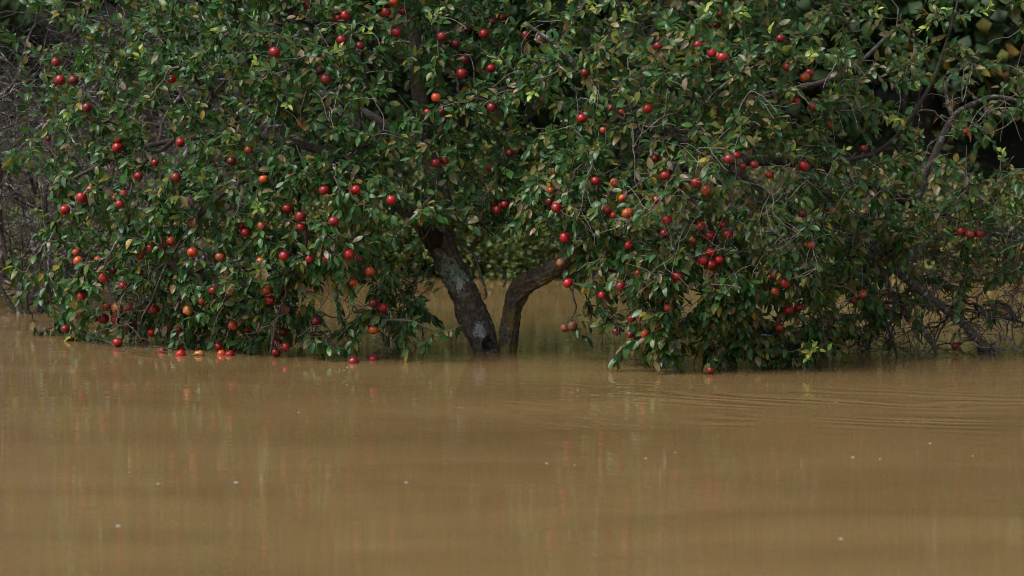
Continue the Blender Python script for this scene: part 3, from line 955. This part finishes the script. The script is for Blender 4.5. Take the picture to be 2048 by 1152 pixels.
for s in APPLES.replace('\n', '').split(';'):
    u, v, r, c = s.split()
    u, v, r = float(u), float(v), float(r)
    re_ = (0.55 * r + 5.2) * rng.uniform(0.86, 1.04)
    y = float(front(u, v)) + 0.06 + max(0, 11 - r) * 0.03
    # a fruit low over the water keeps above it
    p = P(u, v, y)
    rad = PXM(re_, y)
    while p[2] < rad * 0.75 and y > 18.6:
        y -= 0.03
        p = P(u, v, y)
    apples.append(dict(p=p, r=rad, c=c, u=u, v=v, rp=r, fl=False))
for s in FLOAT.split(';'):
    u, v, r, c, y = s.split()
    u, v, r, y = float(u), float(v), float(r), float(y)
    # floats with two thirds of it under water
    rad = PXM(0.5 * r + 6, y)
    q = P(u, v, y)
    ray = q - np.array((0, 0, CAM_H))
    k = (CAM_H - 0.2 * rad) / -ray[2] if ray[2] < 0 else 1
    p = np.array((0, 0, CAM_H)) + ray * ((0.18 * rad - CAM_H) / ray[2])
    apples.append(dict(p=p, r=rad, c=c, u=u, v=v, rp=r, fl=True))
AP = np.array([a['p'] for a in apples])
AR = np.array([a['r'] for a in apples])
order = np.argsort([np.min(((node_pos - a['p']) ** 2).sum(1)) for a in apples])
for i in order:
    a = apples[i]
    tilt = rng.uniform(0, 0.75)
    az = rng.uniform(0, 2 * math.pi)
    a['axis'] = unit(np.array((math.sin(az) * math.sin(tilt), abs(math.cos(az)) * math.sin(tilt) * 1.1, math.cos(tilt))))
    if a['fl']:
        a['axis'] = unit(rng.normal(size=3) * np.array((0.6, 0.35, 0.3)) + np.array((0, 0.25, .9)))
        continue
    top = a['p'] + a['axis'] * a['r'] * 1.35 + np.array((0, 0.01, 0.006))
    a['top'] = top
    grow_to(top, 'stalk', up=-0.5, jitter=0.004, maxlen=1.5, minlen=0.05, arch=0.1)

# ---- thickness by number of tips carried
for s in reversed(strands):
    k = s['at']
    sid = node_strand[k]
    if sid >= 0:
        p = strands[sid]
        p.setdefault('load', []).append((node_k[k], s['tips']))
        p['tips'] += s['tips']
R_TIP = 0.0016
for s in strands:
    n = len(s['pts'])
    c = np.ones(n)
    for k, t in s.get('load', []):
        c[:k + 1] += t
    r = R_TIP * c ** 0.46
    r = np.convolve(np.pad(r, 2, 'edge'), np.ones(5) / 5, 'valid')
    r *= np.linspace(1.08, 0.85, n)
    su, sv, _ = project(s['pts'][:1])
    if 1100 < su[0] < 1200 and 560 < sv[0] < 700:
        r = np.minimum(r, 0.0035)
    if s['kind'] in ('bare', 'pale'):
        r *= 1.3 if s['kind'] == 'bare' else 1.0
    s['rad'] = r

# ------------------------------------------------------------------ the apple tree: wood
tree = thing('apple_tree', BASE, 'spreading apple tree with two leaning trunks standing in brown flood water', 'tree')


def rel(u, v, y):
    return P(u, v, y) - BASE


BLUE_L = (0.26, 0.33, 0.31)
trunk_mat_l = bark_material('apple_bark_leaning', (0.026, 0.022, 0.019), (0.13, 0.11, 0.09), lichen=(0.20, 0.25, 0.21), lichen_amt=0.42, moss=(0.09, 0.08, 0.02), moss_amt=0.25, scale=1.7,
                            patches=[(rel(905, 553, 19.8), 0.17, (0.17, 0.25, 0.20)), (rel(925, 575, 19.85), 0.07, (0.36, 0.40, 0.40)), (rel(962, 660, 19.9), 0.07, (0.30, 0.35, 0.37)), (rel(882, 520, 19.8), 0.05, (0.13, 0.115, 0.03)), (rel(930, 590, 19.85), 0.06, (0.13, 0.17, 0.14)), (rel(977, 690, 19.95), 0.05, (0.006, 0.005, 0.004))])  # last patch paints the shade inside the hollow into the bark
trunk_mat_r = bark_material('apple_bark_bent', (0.022, 0.018, 0.014), (0.13, 0.108, 0.08), lichen=(0.22, 0.26, 0.23), lichen_amt=0.3, moss=(0.14, 0.11, 0.02), moss_amt=0.55, scale=1.5,
                            patches=[(rel(1045, 585, 19.8), 0.09, (0.17, 0.135, 0.022)), (rel(1060, 552, 19.8), 0.05, (0.24, 0.30, 0.30)), (rel(1022, 640, 19.9), 0.09, (0.14, 0.11, 0.025)), (rel(1100, 545, 19.7), 0.06, (0.22, 0.24, 0.24))])
BARK = bark_material('apple_branch_bark', (0.04, 0.033, 0.029), (0.16, 0.135, 0.12), lichen=(0.34, 0.39, 0.38), lichen_amt=0.55, moss=(0.12, 0.11, 0.03), moss_amt=0.25, scale=1.6)
DARKBARK = bark_material('apple_limb_bark', (0.018, 0.015, 0.013), (0.075, 0.062, 0.053), lichen=(0.16, 0.19, 0.17), lichen_amt=0.35, moss=(0.07, 0.065, 0.02), moss_amt=0.3, scale=1.6)
PALE = bark_material('apple_pale_twig_bark', (0.13, 0.10, 0.09), (0.30, 0.26, 0.24), lichen=(0.38, 0.40, 0.38), lichen_amt=0.4, moss=(0.2, 0.17, 0.08), moss_amt=0.0, scale=2.2)
TWIG = bark_material('apple_twig_bark', (0.035, 0.028, 0.024), (0.12, 0.098, 0.084), lichen=(0.30, 0.32, 0.31), lichen_amt=0.3, moss=(0.10, 0.09, 0.03), moss_amt=0.0, scale=2.2)


def gnarly(path, sides, amp, seed):
    """swept limb with bark relief"""
    path = np.asarray(path)
    pts, rad = path[:, :3], path[:, 3]
    mb = MB()
    ring = mb.tube(pts, rad, sides)
    m = len(pts)
    s = np.concatenate([[0], np.cumsum(np.linalg.norm(np.diff(pts, axis=0), axis=1))])
    for i in range(m):
        for j in range(sides):
            a = j / sides * 2 * math.pi
            d = ring[i, j] - pts[i]
            r = rad[i]
            big = mnoise.noise(Vector((math.cos(a) * 1.3 + seed, math.sin(a) * 1.3, s[i] * 5.0)))
            rid = mnoise.noise(Vector((math.cos(a) * 5.0, math.sin(a) * 5.0 + seed, s[i] * 9.0)))
            fin = mnoise.noise(Vector((math.cos(a) * r * 110, math.sin(a) * r * 110, s[i] * 60 + seed)))
            pl = 1 - min(1.0, abs(rid) * 3.2)
            f = 1 + amp * (1.5 * big - 0.9 * pl + 0.55 * fin)
            ring[i, j] = pts[i] + d * f
    mb.v[0] = ring.reshape(-1, 3)
    # end caps
    for e in (0, m - 1):
        mb.v.append(pts[e:e + 1])
        b = e * sides
        jj = np.arange(sides)
        c = mb.n
        q = np.stack([b + jj, b + (jj + 1) % sides, np.full(sides, c), np.full(sides, c)], -1)
        mb.f.append(q if e else q[:, ::-1])
        mb.n += 1
    return mb


def quads_clean(mb):
    """split quads with a repeated corner into triangles"""
    f = np.concatenate(mb.f)
    deg = (f[:, 2] == f[:, 3]) | (f[:, 0] == f[:, 1])
    t = np.concatenate([f[~deg][:, [0, 1, 2]], f[~deg][:, [0, 2, 3]], np.array([list(dict.fromkeys(q)) for q in f[deg].tolist()], dtype=np.int32).reshape(-1, 3)])
    return t


def wood(name, mb, mat, parent):
    return link(name, mesh_from(name, np.concatenate(mb.v) - BASE, quads_clean(mb)), mat, parent)


fine = {k: catmull(np.array([np.append(P(u, v, y), PXM(r, y)) for u, v, y, r in limbs[k]]), 0.011 if k in ('L', 'R') else 0.02) for k in limbs}
parts = {}
gl = gnarly(fine['L'], 72, 0.15, 1.0)
# rotten hollow at the foot of the leaning trunk; its inner shade is a dark bark patch
hc = P(977, 690, 19.93)
gv_ = gl.v[0]
dd_ = np.linalg.norm((gv_ - hc) * np.array((1.15, 0.5, 0.85)), axis=1)
gv_[:, 1] += 0.055 * np.exp(-(dd_ / 0.033) ** 4)
gl.v[0] = gv_
parts['L'] = wood('trunk', gl, trunk_mat_l, tree)
parts['L']['label'] = 'thick lichened trunk leaning to the left'
fine['R'][:, 3] *= 0.9
parts['R'] = wood('trunk', gnarly(fine['R'], 60, 0.21, 5.0), trunk_mat_r, tree)
parts['R']['label'] = 'slimmer mossy trunk bent sharply to the right'
side_of = {}


def root_of(k):
    while k in parents:
        k = parents[k]
    return k if k in ('L', 'R') else 'L'


for n_, k in enumerate(limbs):
    if k in ('L', 'R'):
        continue
    m = trunk_mat_l if k in ('L1', 'L2') else (BARK if k in ('R4', 'R4b', 'R5', 'R5b', 'R5c', 'R7', 'R8', 'R12') else (TWIG if k[0] in 'GS' else DARKBARK))
    big = limbs[k][0][3] >= 7
    parts[k] = wood('limb' if big else 'branch', gnarly(fine[k], 20 if k in ('L1', 'L2', 'R1', 'R2') else 10, 0.10 if big else 0.16, 10.0 + n_), m, parts[root_of(k)])

# an old sawn stub beside the fork, coloured near-black all over
HOLLOW = bark_material('dark_stub_wood', (0.006, 0.005, 0.004), (0.035, 0.028, 0.022), lichen_amt=-0.4, moss_amt=-0.4)
sp_ = catmull(np.array([np.append(P(872, 486, 19.88), .060), np.append(P(860, 470, 19.82), .052), np.append(P(848, 456, 19.78), .046), np.append(P(842, 449, 19.77), .034)]), 0.012)
wood('stub', gnarly(sp_, 24, 0.22, 33.0), HOLLOW, parts['L'])['label'] = 'near-black stub of a sawn limb'

# grown branches: the thick ones one by one, the fine ones together
br = sorted([s for s in strands if s['rad'][0] > 0.0042], key=lambda s: -s['rad'][0] * len(s['pts']))[:240]
chosen = set(id(s) for s in br)
for s in br:
    mb = MB()
    p = s['pts'].copy()
    mb.tube(p, s['rad'] * rng.uniform(0.86, 1.14, len(p)), 7)
    side = 'L' if p[0, 0] < P(1060, 500, 19.8)[0] else 'R'
    wood('branch', mb, DARKBARK if s['rad'][0] > 0.009 else BARK, parts[side])
tw, twp = MB(), MB()
for s in strands:
    p, r = s['pts'], s['rad']
    if id(s) not in chosen:
        (twp if s['kind'] == 'pale' else tw).tube(p, r, 4 if r[0] < 0.003 else 5)
    # knobbly fruiting spurs
    L = len(p)
    for i in range(1, L - 1):
        if rng.uniform() < (0.32 if s['kind'] == 'bare' else 0.14):
            d = unit(rng.normal(size=3) + np.array((0, 0, 0.2)))
            e = p[i] + d * rng.uniform(0.012, 0.04)
            tw.tube(np.array([p[i], (p[i] + e) / 2 + rng.normal(size=3) * 0.002, e]), np.array([0.0022, 0.0018, 0.0024]), 3)
o = wood('twigs', tw, TWIG, tree)
tag(o, kind='stuff')
o = wood('bare_twigs', twp, PALE, tree)
tag(o, kind='stuff')
o['label'] = 'pale grey leafless twigs'

# ------------------------------------------------------------------ the apple tree: leaves
LEAF = leaf_material('apple_leaf')
PAL = [(44, (0.014, 0.070, 0.017)), (27, (0.035, 0.100, 0.014)), (17, (0.098, 0.110, 0.013)), (6, (0.19, 0.125, 0.060)), (3, (0.22, 0.14, 0.11)), (2, (0.34, 0.22, 0.02)), (4, (0.06, 0.14, 0.07))]
palp = np.array([q[0] for q in PAL], float)
palc = np.array([q[1] for q in PAL])
lp, la, ln, ll, lw, lc, lcurl, lfold = [], [], [], [], [], [], [], []
UP = np.array((0, 0, 1.0))
for s in strands:
    kind = s['kind']
    if kind in ('bare', 'pale'):
        continue
    p = s['pts']
    seg = np.linalg.norm(np.diff(p, axis=0), axis=1)
    cum = np.concatenate([[0], np.cumsum(seg)])
    Ltot = cum[-1]
    start = {'branch': max(0.5 * Ltot, Ltot - 0.35), 'twig': max(0.0, Ltot - 0.36) + 0.15 * min(Ltot, 0.36), 'shoot': 0.1 * Ltot, 'stalk': max(0.0, Ltot - 0.10)}[kind]
    step = {'branch': 0.026, 'twig': 0.0122, 'shoot': 0.017, 'stalk': 0.017}[kind]
    ds = np.arange(start, Ltot + 0.001, step)
    ph = rng.uniform(0, 6.28)
    z_here = p[-1, 2]
    hue = rng.normal() * 0.5
    w = palp * np.exp(np.array([0.35, 0.1, -0.3, -.9, -.9, -.6, 0]) * hue)
    # more fading foliage to the right of the bent trunk
    if p[-1, 0] > 0.4:
        w = w * np.array([0.72, 0.95, 1.6, 1.7, 1.7, 1.2, 1.3])
    w = w / w.sum()
    for q, d in enumerate(ds):
        i = min(len(p) - 2, int(np.searchsorted(cum, d) - 1) if d > 0 else 0)
        i = max(i, 0)
        t = unit(p[i + 1] - p[i])
        pos = p[i] + t * (d - cum[i])
        a_ = ph + q * 2.4
        e1 = unit(np.cross(t, np.array((0.3, 0.5, 0.8))))
        e2 = np.cross(t, e1)
        rad = e1 * math.cos(a_) + e2 * math.sin(a_)
        frac = (d - start) / max(Ltot - start, 1e-3)
        if kind == 'shoot':
            ax = t * (0.5 + 0.9 * frac) + rad * 0.8 + UP * 0.25
            L = rng.uniform(0.06, 0.085) * (1.05 - 0.35 * frac)
            nr = UP * 0.5 - rad * 0.3 + np.array((0, -0.35, 0)) + rng.normal(size=3) * 0.25
            c = (0.045, 0.10, 0.03) if frac < 0.35 else ((0.14, 0.22, 0.05) if frac < 0.55 else (0.34, 0.46, 0.08))
            c = np.array(c) * rng.uniform(0.8, 1.15)
            cu, fo = rng.uniform(0.05, 0.35), rng.uniform(0.15, 0.5)
        else:
            droop = np.interp(z_here, [0, 0.7, 1.4, 2.0], [1.0, 0.75, 0.3, 0.05]) + rng.normal() * 0.25
            ax = t * (0.4 + 0.5 * frac) + rad * 0.85 - UP * droop + np.array((0, -0.12, 0))
            L = rng.uniform(0.045, 0.095)
            nr = UP * 0.75 + np.array((0, -0.55, 0)) + rng.normal(size=3) * 0.42 + rad * 0.25
            c = palc[rng.choice(len(palc), p=w)] * rng.uniform(0.65, 1.4)
            cu, fo = rng.uniform(-0.05, 0.5), rng.uniform(0.05, 0.6)
        lp.append(pos); la.append(ax); ln.append(nr); ll.append(L); lw.append(L * rng.uniform(0.32, 0.45)); lc.append(c); lcurl.append(cu); lfold.append(fo)
# the yellow leaves of the sprig on the right
for k in range(11):
    a_ = rng.uniform(0, 6.28)
    lp.append(P(1624 + rng.normal() * 11, 708 + rng.normal() * 10, 18.86)); la.append(np.array((math.cos(a_), -0.3, 0.5 * math.sin(a_) + 0.15)))
    ln.append(np.array((0, -0.6, 0.7)) + rng.normal(size=3) * .3); ll.append(rng.uniform(.04, .062)); lw.append(ll[-1] * .45)
    lc.append(np.array(((0.36, 0.37, 0.05), (0.22, 0.32, 0.05), (0.42, 0.26, 0.04))[k % 3]) * rng.uniform(.7, 1.1)); lcurl.append(.2); lfold.append(.3)
lp, la, ln, ll, lw, lc, lcurl, lfold = map(np.array, (lp, la, ln, ll, lw, lc, lcurl, lfold))
mid = lp + unit(la) * ll[:, None] * 0.55
# no leaf dips far under water or sits inside a fruit; a few are cleared from in front of the fruit
keep = (mid[:, 2] > 0.006) & (lp[:, 2] > 0.0)
lu, lv, ld = project(mid)
au, av, ad = project(AP)
for k, a in enumerate(apples):
    near = ((mid - AP[k]) ** 2).sum(1) < (AR[k] * 1.12) ** 2
    rp = AR[k] / ad[k] * FPX
    infront = ((lu - au[k]) ** 2 + (lv - av[k]) ** 2 < (rp + 6) ** 2) & (ld < ad[k] + 0.02)
    pr = 0.90 if a['rp'] >= 11 else (0.38 if a['rp'] >= 9 else 0.1)
    keep &= ~near & ~(infront & (rng.uniform(size=len(keep)) < pr))
# the window between the trunks stays open
gap = (lu > 866) & (lu < 1150) & (lv > 470 + 0.0 * lu) & (ld < 22) & ~((lu < 945) & (lv > 620)) & ~((lu > 1120) & (lv < 540))
keep &= ~(gap & (rng.uniform(size=len(keep)) < 0.93))
# the leaning trunk is seen from the fork down
tk = (lv > 455) & (lv < 700) & (np.abs(lu - np.interp(lv, [455, 537, 619, 705], [872, 903, 943, 972])) < 48) & (ld < 20.2) & ~((lv > 615) & (lu < 925))
keep &= ~(tk & (rng.uniform(size=len(keep)) < 0.93))
for k, rr in (('R', 22), ('R4', 20), ('R4b', 16), ('R5', 13), ('R5c', 12), ('R7', 8)):
    pu, pv, pd = project(limb_paths[k][::2, :3])
    for a_, b_, c_ in zip(pu, pv, pd):
        keep &= ~(((lu - a_) ** 2 + (lv - b_) ** 2 < rr ** 2) & (ld < c_) & (rng.uniform(size=len(keep)) < 0.3))
lp, la, ln, ll, lw, lc, lcurl, lfold = (x[keep] for x in (lp, la, ln, ll, lw, lc, lcurl, lfold))
nl = len(lp)
V = leaf_verts(lp, la, ln, ll, lw, lcurl, lfold, rng.normal(size=nl) * 0.10, rng.uniform(0, .10, nl))
# the 300 leaves that show largest: front-most in their cell of the view and broad towards the camera
mid = V.mean(1)
lu, lv, ld = project(mid)
nrm = np.cross(V[:, 12] - V[:, 6], V[:, 11] - V[:, 9])
area = np.linalg.norm(nrm, axis=1)
facing = np.abs((unit(nrm) * unit(mid - np.array((0, 0, CAM_H)))).sum(1)) * area
cell = (np.clip(lu, -300, 2400) // 22).astype(int) * 1000 + (np.clip(lv, -400, 800) // 22).astype(int)
first = np.zeros(nl, bool)
o_ = np.lexsort((ld, cell))
first[o_[np.concatenate([[True], np.diff(cell[o_]) != 0])]] = True
score = facing * first * ((lu > 10) & (lu < 2038) & (lv > 8) & (lv < 745))
big = np.argsort(-score)[:300]
mask = np.ones(nl, bool)
mask[big] = False
for i in big:
    b = lp[i]
    me = leaf_mesh('leaf', V[i:i + 1], lc[i:i + 1], False, b)
    link('leaf', me, LEAF, tree, Vector(b - BASE))
o = link('foliage', leaf_mesh('foliage', V[mask], lc[mask], False, BASE), LEAF, tree)
tag(o, kind='stuff')

# ------------------------------------------------------------------ apples
AM = {
    'r': apple_material('red_apple_skin', (0.24, 0.004, 0.008), (0.33, 0.012, 0.011), (0.23, 0.055, 0.014)),
    'd': apple_material('dark_red_apple_skin', (0.12, 0.004, 0.007), (0.20, 0.008, 0.010), (0.10, 0.025, 0.010), rough=0.35),
    'o': apple_material('orange_apple_skin', (0.40, 0.085, 0.013), (0.32, 0.018, 0.010), (0.38, 0.17, 0.028), streak=0.8),
    'y': apple_material('yellow_brown_apple_skin', (0.50, 0.22, 0.05), (0.50, 0.10, 0.03), (0.42, 0.28, 0.08), streak=0.5, blotch=(0.14, 0.07, 0.03), blotch_amt=0.4),
    'b': apple_material('rotten_apple_skin', (0.22, 0.07, 0.03), (0.26, 0.10, 0.05), (0.14, 0.07, 0.03), rough=0.6, blotch=(0.09, 0.04, 0.022), blotch_amt=0.7),
}
STEM = plain('apple_stem_wood', (0.07, 0.045, 0.025))
CALYX = plain('dry_calyx', (0.045, 0.03, 0.018), 0.9)


def apple_mesh(seed, squash, lobes):
    ns, nr = 22, 15
    th = np.linspace(0, math.pi, nr + 2)[1:-1]
    v = []
    for t in th:
        for j in range(ns):
            a = j / ns * 2 * math.pi
            r = math.sin(t) ** 0.9
            z = math.cos(t)
            # dimples at stem and calyx
            z -= 0.34 * math.exp(-(t / 0.42) ** 2)
            z += 0.22 * math.exp(-((math.pi - t) / 0.38) ** 2)
            taper = 1 - 0.11 * (1 - math.cos(t)) * 0.5 - 0.04 * math.sin(2 * t)
            lob = 1 + lobes * math.cos(5 * a + seed) * (0.3 + 0.7 * (t / math.pi) ** 2)
            lump = 1 + 0.05 * mnoise.noise(Vector((math.cos(a) * r + seed, math.sin(a) * r, z * 1.1)))
            v.append((r * taper * lob * lump * math.cos(a), r * taper * lob * lump * math.sin(a), z * squash))
    f = []
    for i in range(nr - 1):
        for j in range(ns):
            f.append((i * ns + j, (i + 1) * ns + j, (i + 1) * ns + (j + 1) % ns, i * ns + (j + 1) % ns))
    v = np.array(v)
    v = np.vstack([v, [[0, 0, 0.60 * squash], [0, 0, -0.74 * squash]]])
    q = np.array(f)
    t = np.concatenate([q[:, [0, 1, 2]], q[:, [0, 2, 3]]])
    j = np.arange(ns)
    b = (nr - 1) * ns
    t = np.concatenate([t, np.stack([np.full(ns, nr * ns), j, (j + 1) % ns], -1), np.stack([np.full(ns, nr * ns + 1), b + (j + 1) % ns, b + j], -1)])
    return v * 0.035, t


amesh = {}
for c, m in AM.items():
    for k in range(4):
        v, t = apple_mesh(k * 3.3 + ord(c), (0.90, 0.86, 0.95, 0.88)[k], (0.015, 0.025, 0.01, 0.03)[k])
        if c == 'b':
            v = v * (1 + 0.06 * np.array([mnoise.noise(Vector(p * 90)) for p in v])[:, None])
        me = mesh_from('apple_flesh', v, t)
        me.materials.append(m)
        amesh[c, k] = me
mb = MB()
for k in range(5):
    a = k / 5 * 6.283
    d = np.array((math.cos(a), math.sin(a), 0))
    mb.tube(np.array([[0, 0, -0.0255], d * 0.0045 + [0, 0, -0.0285], d * 0.0065 + [0, 0, -0.0315]]), np.array([0.0024, 0.0022, 0.0006]), 4)
calyx_me = mesh_from('calyx', np.concatenate(mb.v), np.concatenate(mb.f))
calyx_me.materials.append(CALYX)
mb = MB()
mb.tube(np.array([[0, 0, 0.019], [0.001, 0, 0.028], [0.003, 0, 0.038], [0.004, 0.001, 0.0475]]), np.array([0.0013, 0.0012, 0.0012, 0.0018]), 5)
stem_me = mesh_from('stem', np.concatenate(mb.v), np.concatenate(mb.f))
stem_me.materials.append(STEM)

CN = {'r': 'red', 'd': 'dark red', 'o': 'orange red', 'y': 'yellowish', 'b': 'brown rotten'}
ZU = [(300, 'at the left tip'), (520, 'left of centre-left'), (850, 'left of the leaning trunk'), (1190, 'over the trunks'), (1390, 'right of the bent trunk'), (1530, 'in the right middle'), (1720, 'right of the middle'), (9999, 'at the right tip')]
ZU = [(300, "in the crown's left end"), (520, "in the crown's left flank"), (850, 'beside the leaning trunk'), (1190, 'above the two trunks'), (1390, 'beside the bent trunk'), (1530, "in the crown's right middle"), (1720, "in the crown's right flank"), (9999, 'on the sparse right branches')]
ZV = [(115, 'topmost row'), (270, 'upper crown'), (430, 'mid crown'), (580, 'lower crown'), (9999, 'lowest branches')]
ORD = ['first', 'second', 'third', 'fourth', 'fifth', 'sixth', 'seventh', 'eighth', 'ninth', 'tenth', 'eleventh', 'twelfth', 'thirteenth', 'fourteenth']
zones = {}
for i, a in enumerate(apples):
    zu = next(t for lim, t in ZU if a['u'] < lim)
    zv = 'floating' if a['fl'] else next(t for lim, t in ZV if a['v'] < lim)
    if a['fl']:
        zu = ''
    zones.setdefault((zu, zv, a['c']), []).append(i)
lab = {}
for (zu, zv, c), ids in zones.items():
    ids.sort(key=lambda i: apples[i]['u'])
    for k, i in enumerate(ids):
        if zv == 'floating':
            lab[i] = f'{CN[c]} apple floating on the water' + (f', {ORD[k]} such from the left' if len(ids) > 1 else ' under the left curtain')
        elif len(ids) == 1:
            lab[i] = f'only {CN[c]} apple in the {zv}, {zu}'
        else:
            lab[i] = f'{ORD[k]} {CN[c]} apple from the left in the {zv}, {zu}'
byp = {(round(a['u']), round(a['v'])): i for i, a in enumerate(apples)}
for uv, t in {(1420, 504): 'red apple on top of the tight cluster of four', (1405, 520): 'leftmost red apple of the tight cluster of four', (1422, 530): 'lowest red apple of the tight cluster of four',
              (1438, 520): 'rightmost red apple of the tight cluster of four', (1255, 426): 'large pale orange apple behind a bare twig right of the bent trunk',
              (1130, 656): 'left one of two brown apples dangling over open water', (1145, 652): 'right one of two brown apples dangling over open water',
              (1136, 566): 'red apple hanging just under the bent trunk', (1123, 526): 'pale brown withered apple in front of the bent trunk',
              (707, 724): 'bright red apple floating farthest forward on open water'}.items():
    lab[byp[uv]] = t
for i, a in enumerate(apples):
    rt = thing('apple', Vector(a['p']), lab[i], 'apple', 'apples floating on the flood' if a['fl'] else 'apples hanging in the tree')
    ax = Vector(a['axis'])
    q = ax.to_track_quat('Z', 'Y') @ Matrix.Rotation(rng.uniform(0, 6.28), 3, 'Z').to_quaternion()
    rt.rotation_mode = 'QUATERNION'
    rt.rotation_quaternion = q
    k = a['r'] / 0.035
    rt.scale = (k, k, k)
    link('flesh', amesh[a['c'], i % 4], None, rt)
    link('stem', stem_me, None, rt)
    link('calyx', calyx_me, None, rt)

# ------------------------------------------------------------------ bits floating on the water, and specks that stand for sky glints
FOAM_GLINT = plain('foam', (0.36, 0.36, 0.37), 0.4)  # also colours the specks modelled in place of sky glints
mb = MB()
for k in range(5):
    a = k * 1.3
    c = np.array((math.cos(a) * 0.006 * (k > 0), math.sin(a) * 0.006 * (k > 0), 0))
    t = np.linspace(0, math.pi / 2, 5)
    mb.tube(c + np.stack([t * 0, t * 0, 0.005 * np.sin(t)], -1) + np.array((0, 0, -0.001)), 0.006 * (1 - 0.1 * k) * np.cos(t) + 1e-4, 8)
foam_glint_me = mesh_from('foam_glint_speck', np.concatenate(mb.v), np.concatenate(mb.f))
foam_glint_me.materials.append(FOAM_GLINT)
FS = [(597, 825, 1.0, 'white foam speck below the pair of floating apples'), (1291, 917, 1.0, 'white foam speck in the ripples below the bent trunk'), (1093, 927, 1.1, 'white foam speck left of the ripple patch'),
      (1149, 930, .8, 'tiny foam speck just right of another below the trunks'), (1860, 887, 1.1, 'bluish foam speck among ripples far to the right'), (1706, 915, 1.3, 'larger bluish foam speck under the right ripples'),
      (1760, 918, .9, 'small white foam speck beside the bluish one on the right'), (472, 965, 1.5, 'broad pale painted sky glint on open water at left'), (236, 1052, 1.6, 'nearest pale painted sky glint at the lower left'),
      (316, 968, 1.1, 'dim painted sky glint left of the broad pale one'), (812, 965, 1.1, 'dim painted sky glint on open water below the leaning trunk'), (1682, 1078, 1.3, 'dim foam speck at the lower right'),  # broad, nearest and these two dim specks imitate ripples reflecting the sky
      (1350, 905, .8, 'tiny foam speck in the middle of the ripple arcs'), (1945, 912, .7, 'tiny foam speck near the right edge')]
for u, v, s, t in FS:
    q = P(u, v, 20) - np.array((0, 0, CAM_H))
    p = np.array((0, 0, CAM_H)) + q * (-CAM_H / q[2])
    o = link('foam_glint_speck', foam_glint_me, None, None, Vector((p[0], p[1], 0.001)))
    o.scale = (s * 0.6, s * 0.6, s * 0.3)
    o.rotation_euler = (0, 0, rng.uniform(0, 6))
    tag(o, t, 'foam', 'foam specks drifting on the flood')


def floating_leaf(u, v, L, c, ang, t):
    q = P(u, v, 20) - np.array((0, 0, CAM_H))
    p = np.array((0, 0, CAM_H)) + q * (-CAM_H / q[2])
    vv = leaf_verts(np.array([[0, 0, 0.003]]), np.array([[math.cos(ang), math.sin(ang), 0.05]]), np.array([[0, 0, 1.0]]), np.array([L]), np.array([L * .5]), np.array([-0.12]), np.array([0.3]), np.array([.05]), np.array([.05]))
    o = link('floating_leaf', leaf_mesh('floating_leaf', vv, np.array([c])), LEAF, None, Vector((p[0], p[1], 0)))
    tag(o, t, 'leaf', 'leaves floating on the flood')


floating_leaf(44, 620, 0.08, (0.06, 0.13, 0.03), 0.3, 'small green leaf floating near the left brush')
floating_leaf(345, 708, 0.08, (0.06, 0.13, 0.03), 2.8, 'green leaf floating between two red apples')
floating_leaf(382, 712, 0.07, (0.16, 0.18, 0.04), 0.4, 'yellowish leaf floating beside the yellow apple')
floating_leaf(1855, 720, 0.09, (0.05, 0.11, 0.05), 1.2, 'green leaf floating below the dead drooping branches')

# small sprig standing out of the water in front of the left curtain
q = P(690, 752, 20) - np.array((0, 0, CAM_H))
p = np.array((0, 0, CAM_H)) + q * (-CAM_H / q[2])
sp_root = thing('water_sprig', Vector(p), 'tiny yellow-tipped sprig poking out of the water before the floating red apple', 'sprig')
mb = MB()
mb.tube(np.array([[0, 0, -0.05], [0.002, 0, 0.01], [0.006, 0, 0.03], [0.004, 0, 0.042]]), np.array([0.002, 0.002, 0.0017, 0.001]), 5)
mb.build('stem', TWIG, sp_root)
vv = leaf_verts(np.array([[0.005, 0, .028], [0.004, 0, .04]]), np.array([[-.8, -.2, .2], [.6, -.2, .6]]), np.array([[0, -.6, .7], [0, -.6, .7]]), np.array([.022, .02]), np.array([.012, .01]), np.array([.2, .2]), np.array([.3, .3]), np.zeros(2), np.zeros(2))
for k in range(2):
    link('leaf', leaf_mesh('leaf', vv[k:k + 1], np.array([(0.25, 0.22, 0.05)])), LEAF, sp_root)
import sys
print('leaves', nl, 'tris', sum(len(m.polygons) for m in bpy.data.meshes), 'strands', len(strands), 'nodes', cnt, 'apples', len(apples))
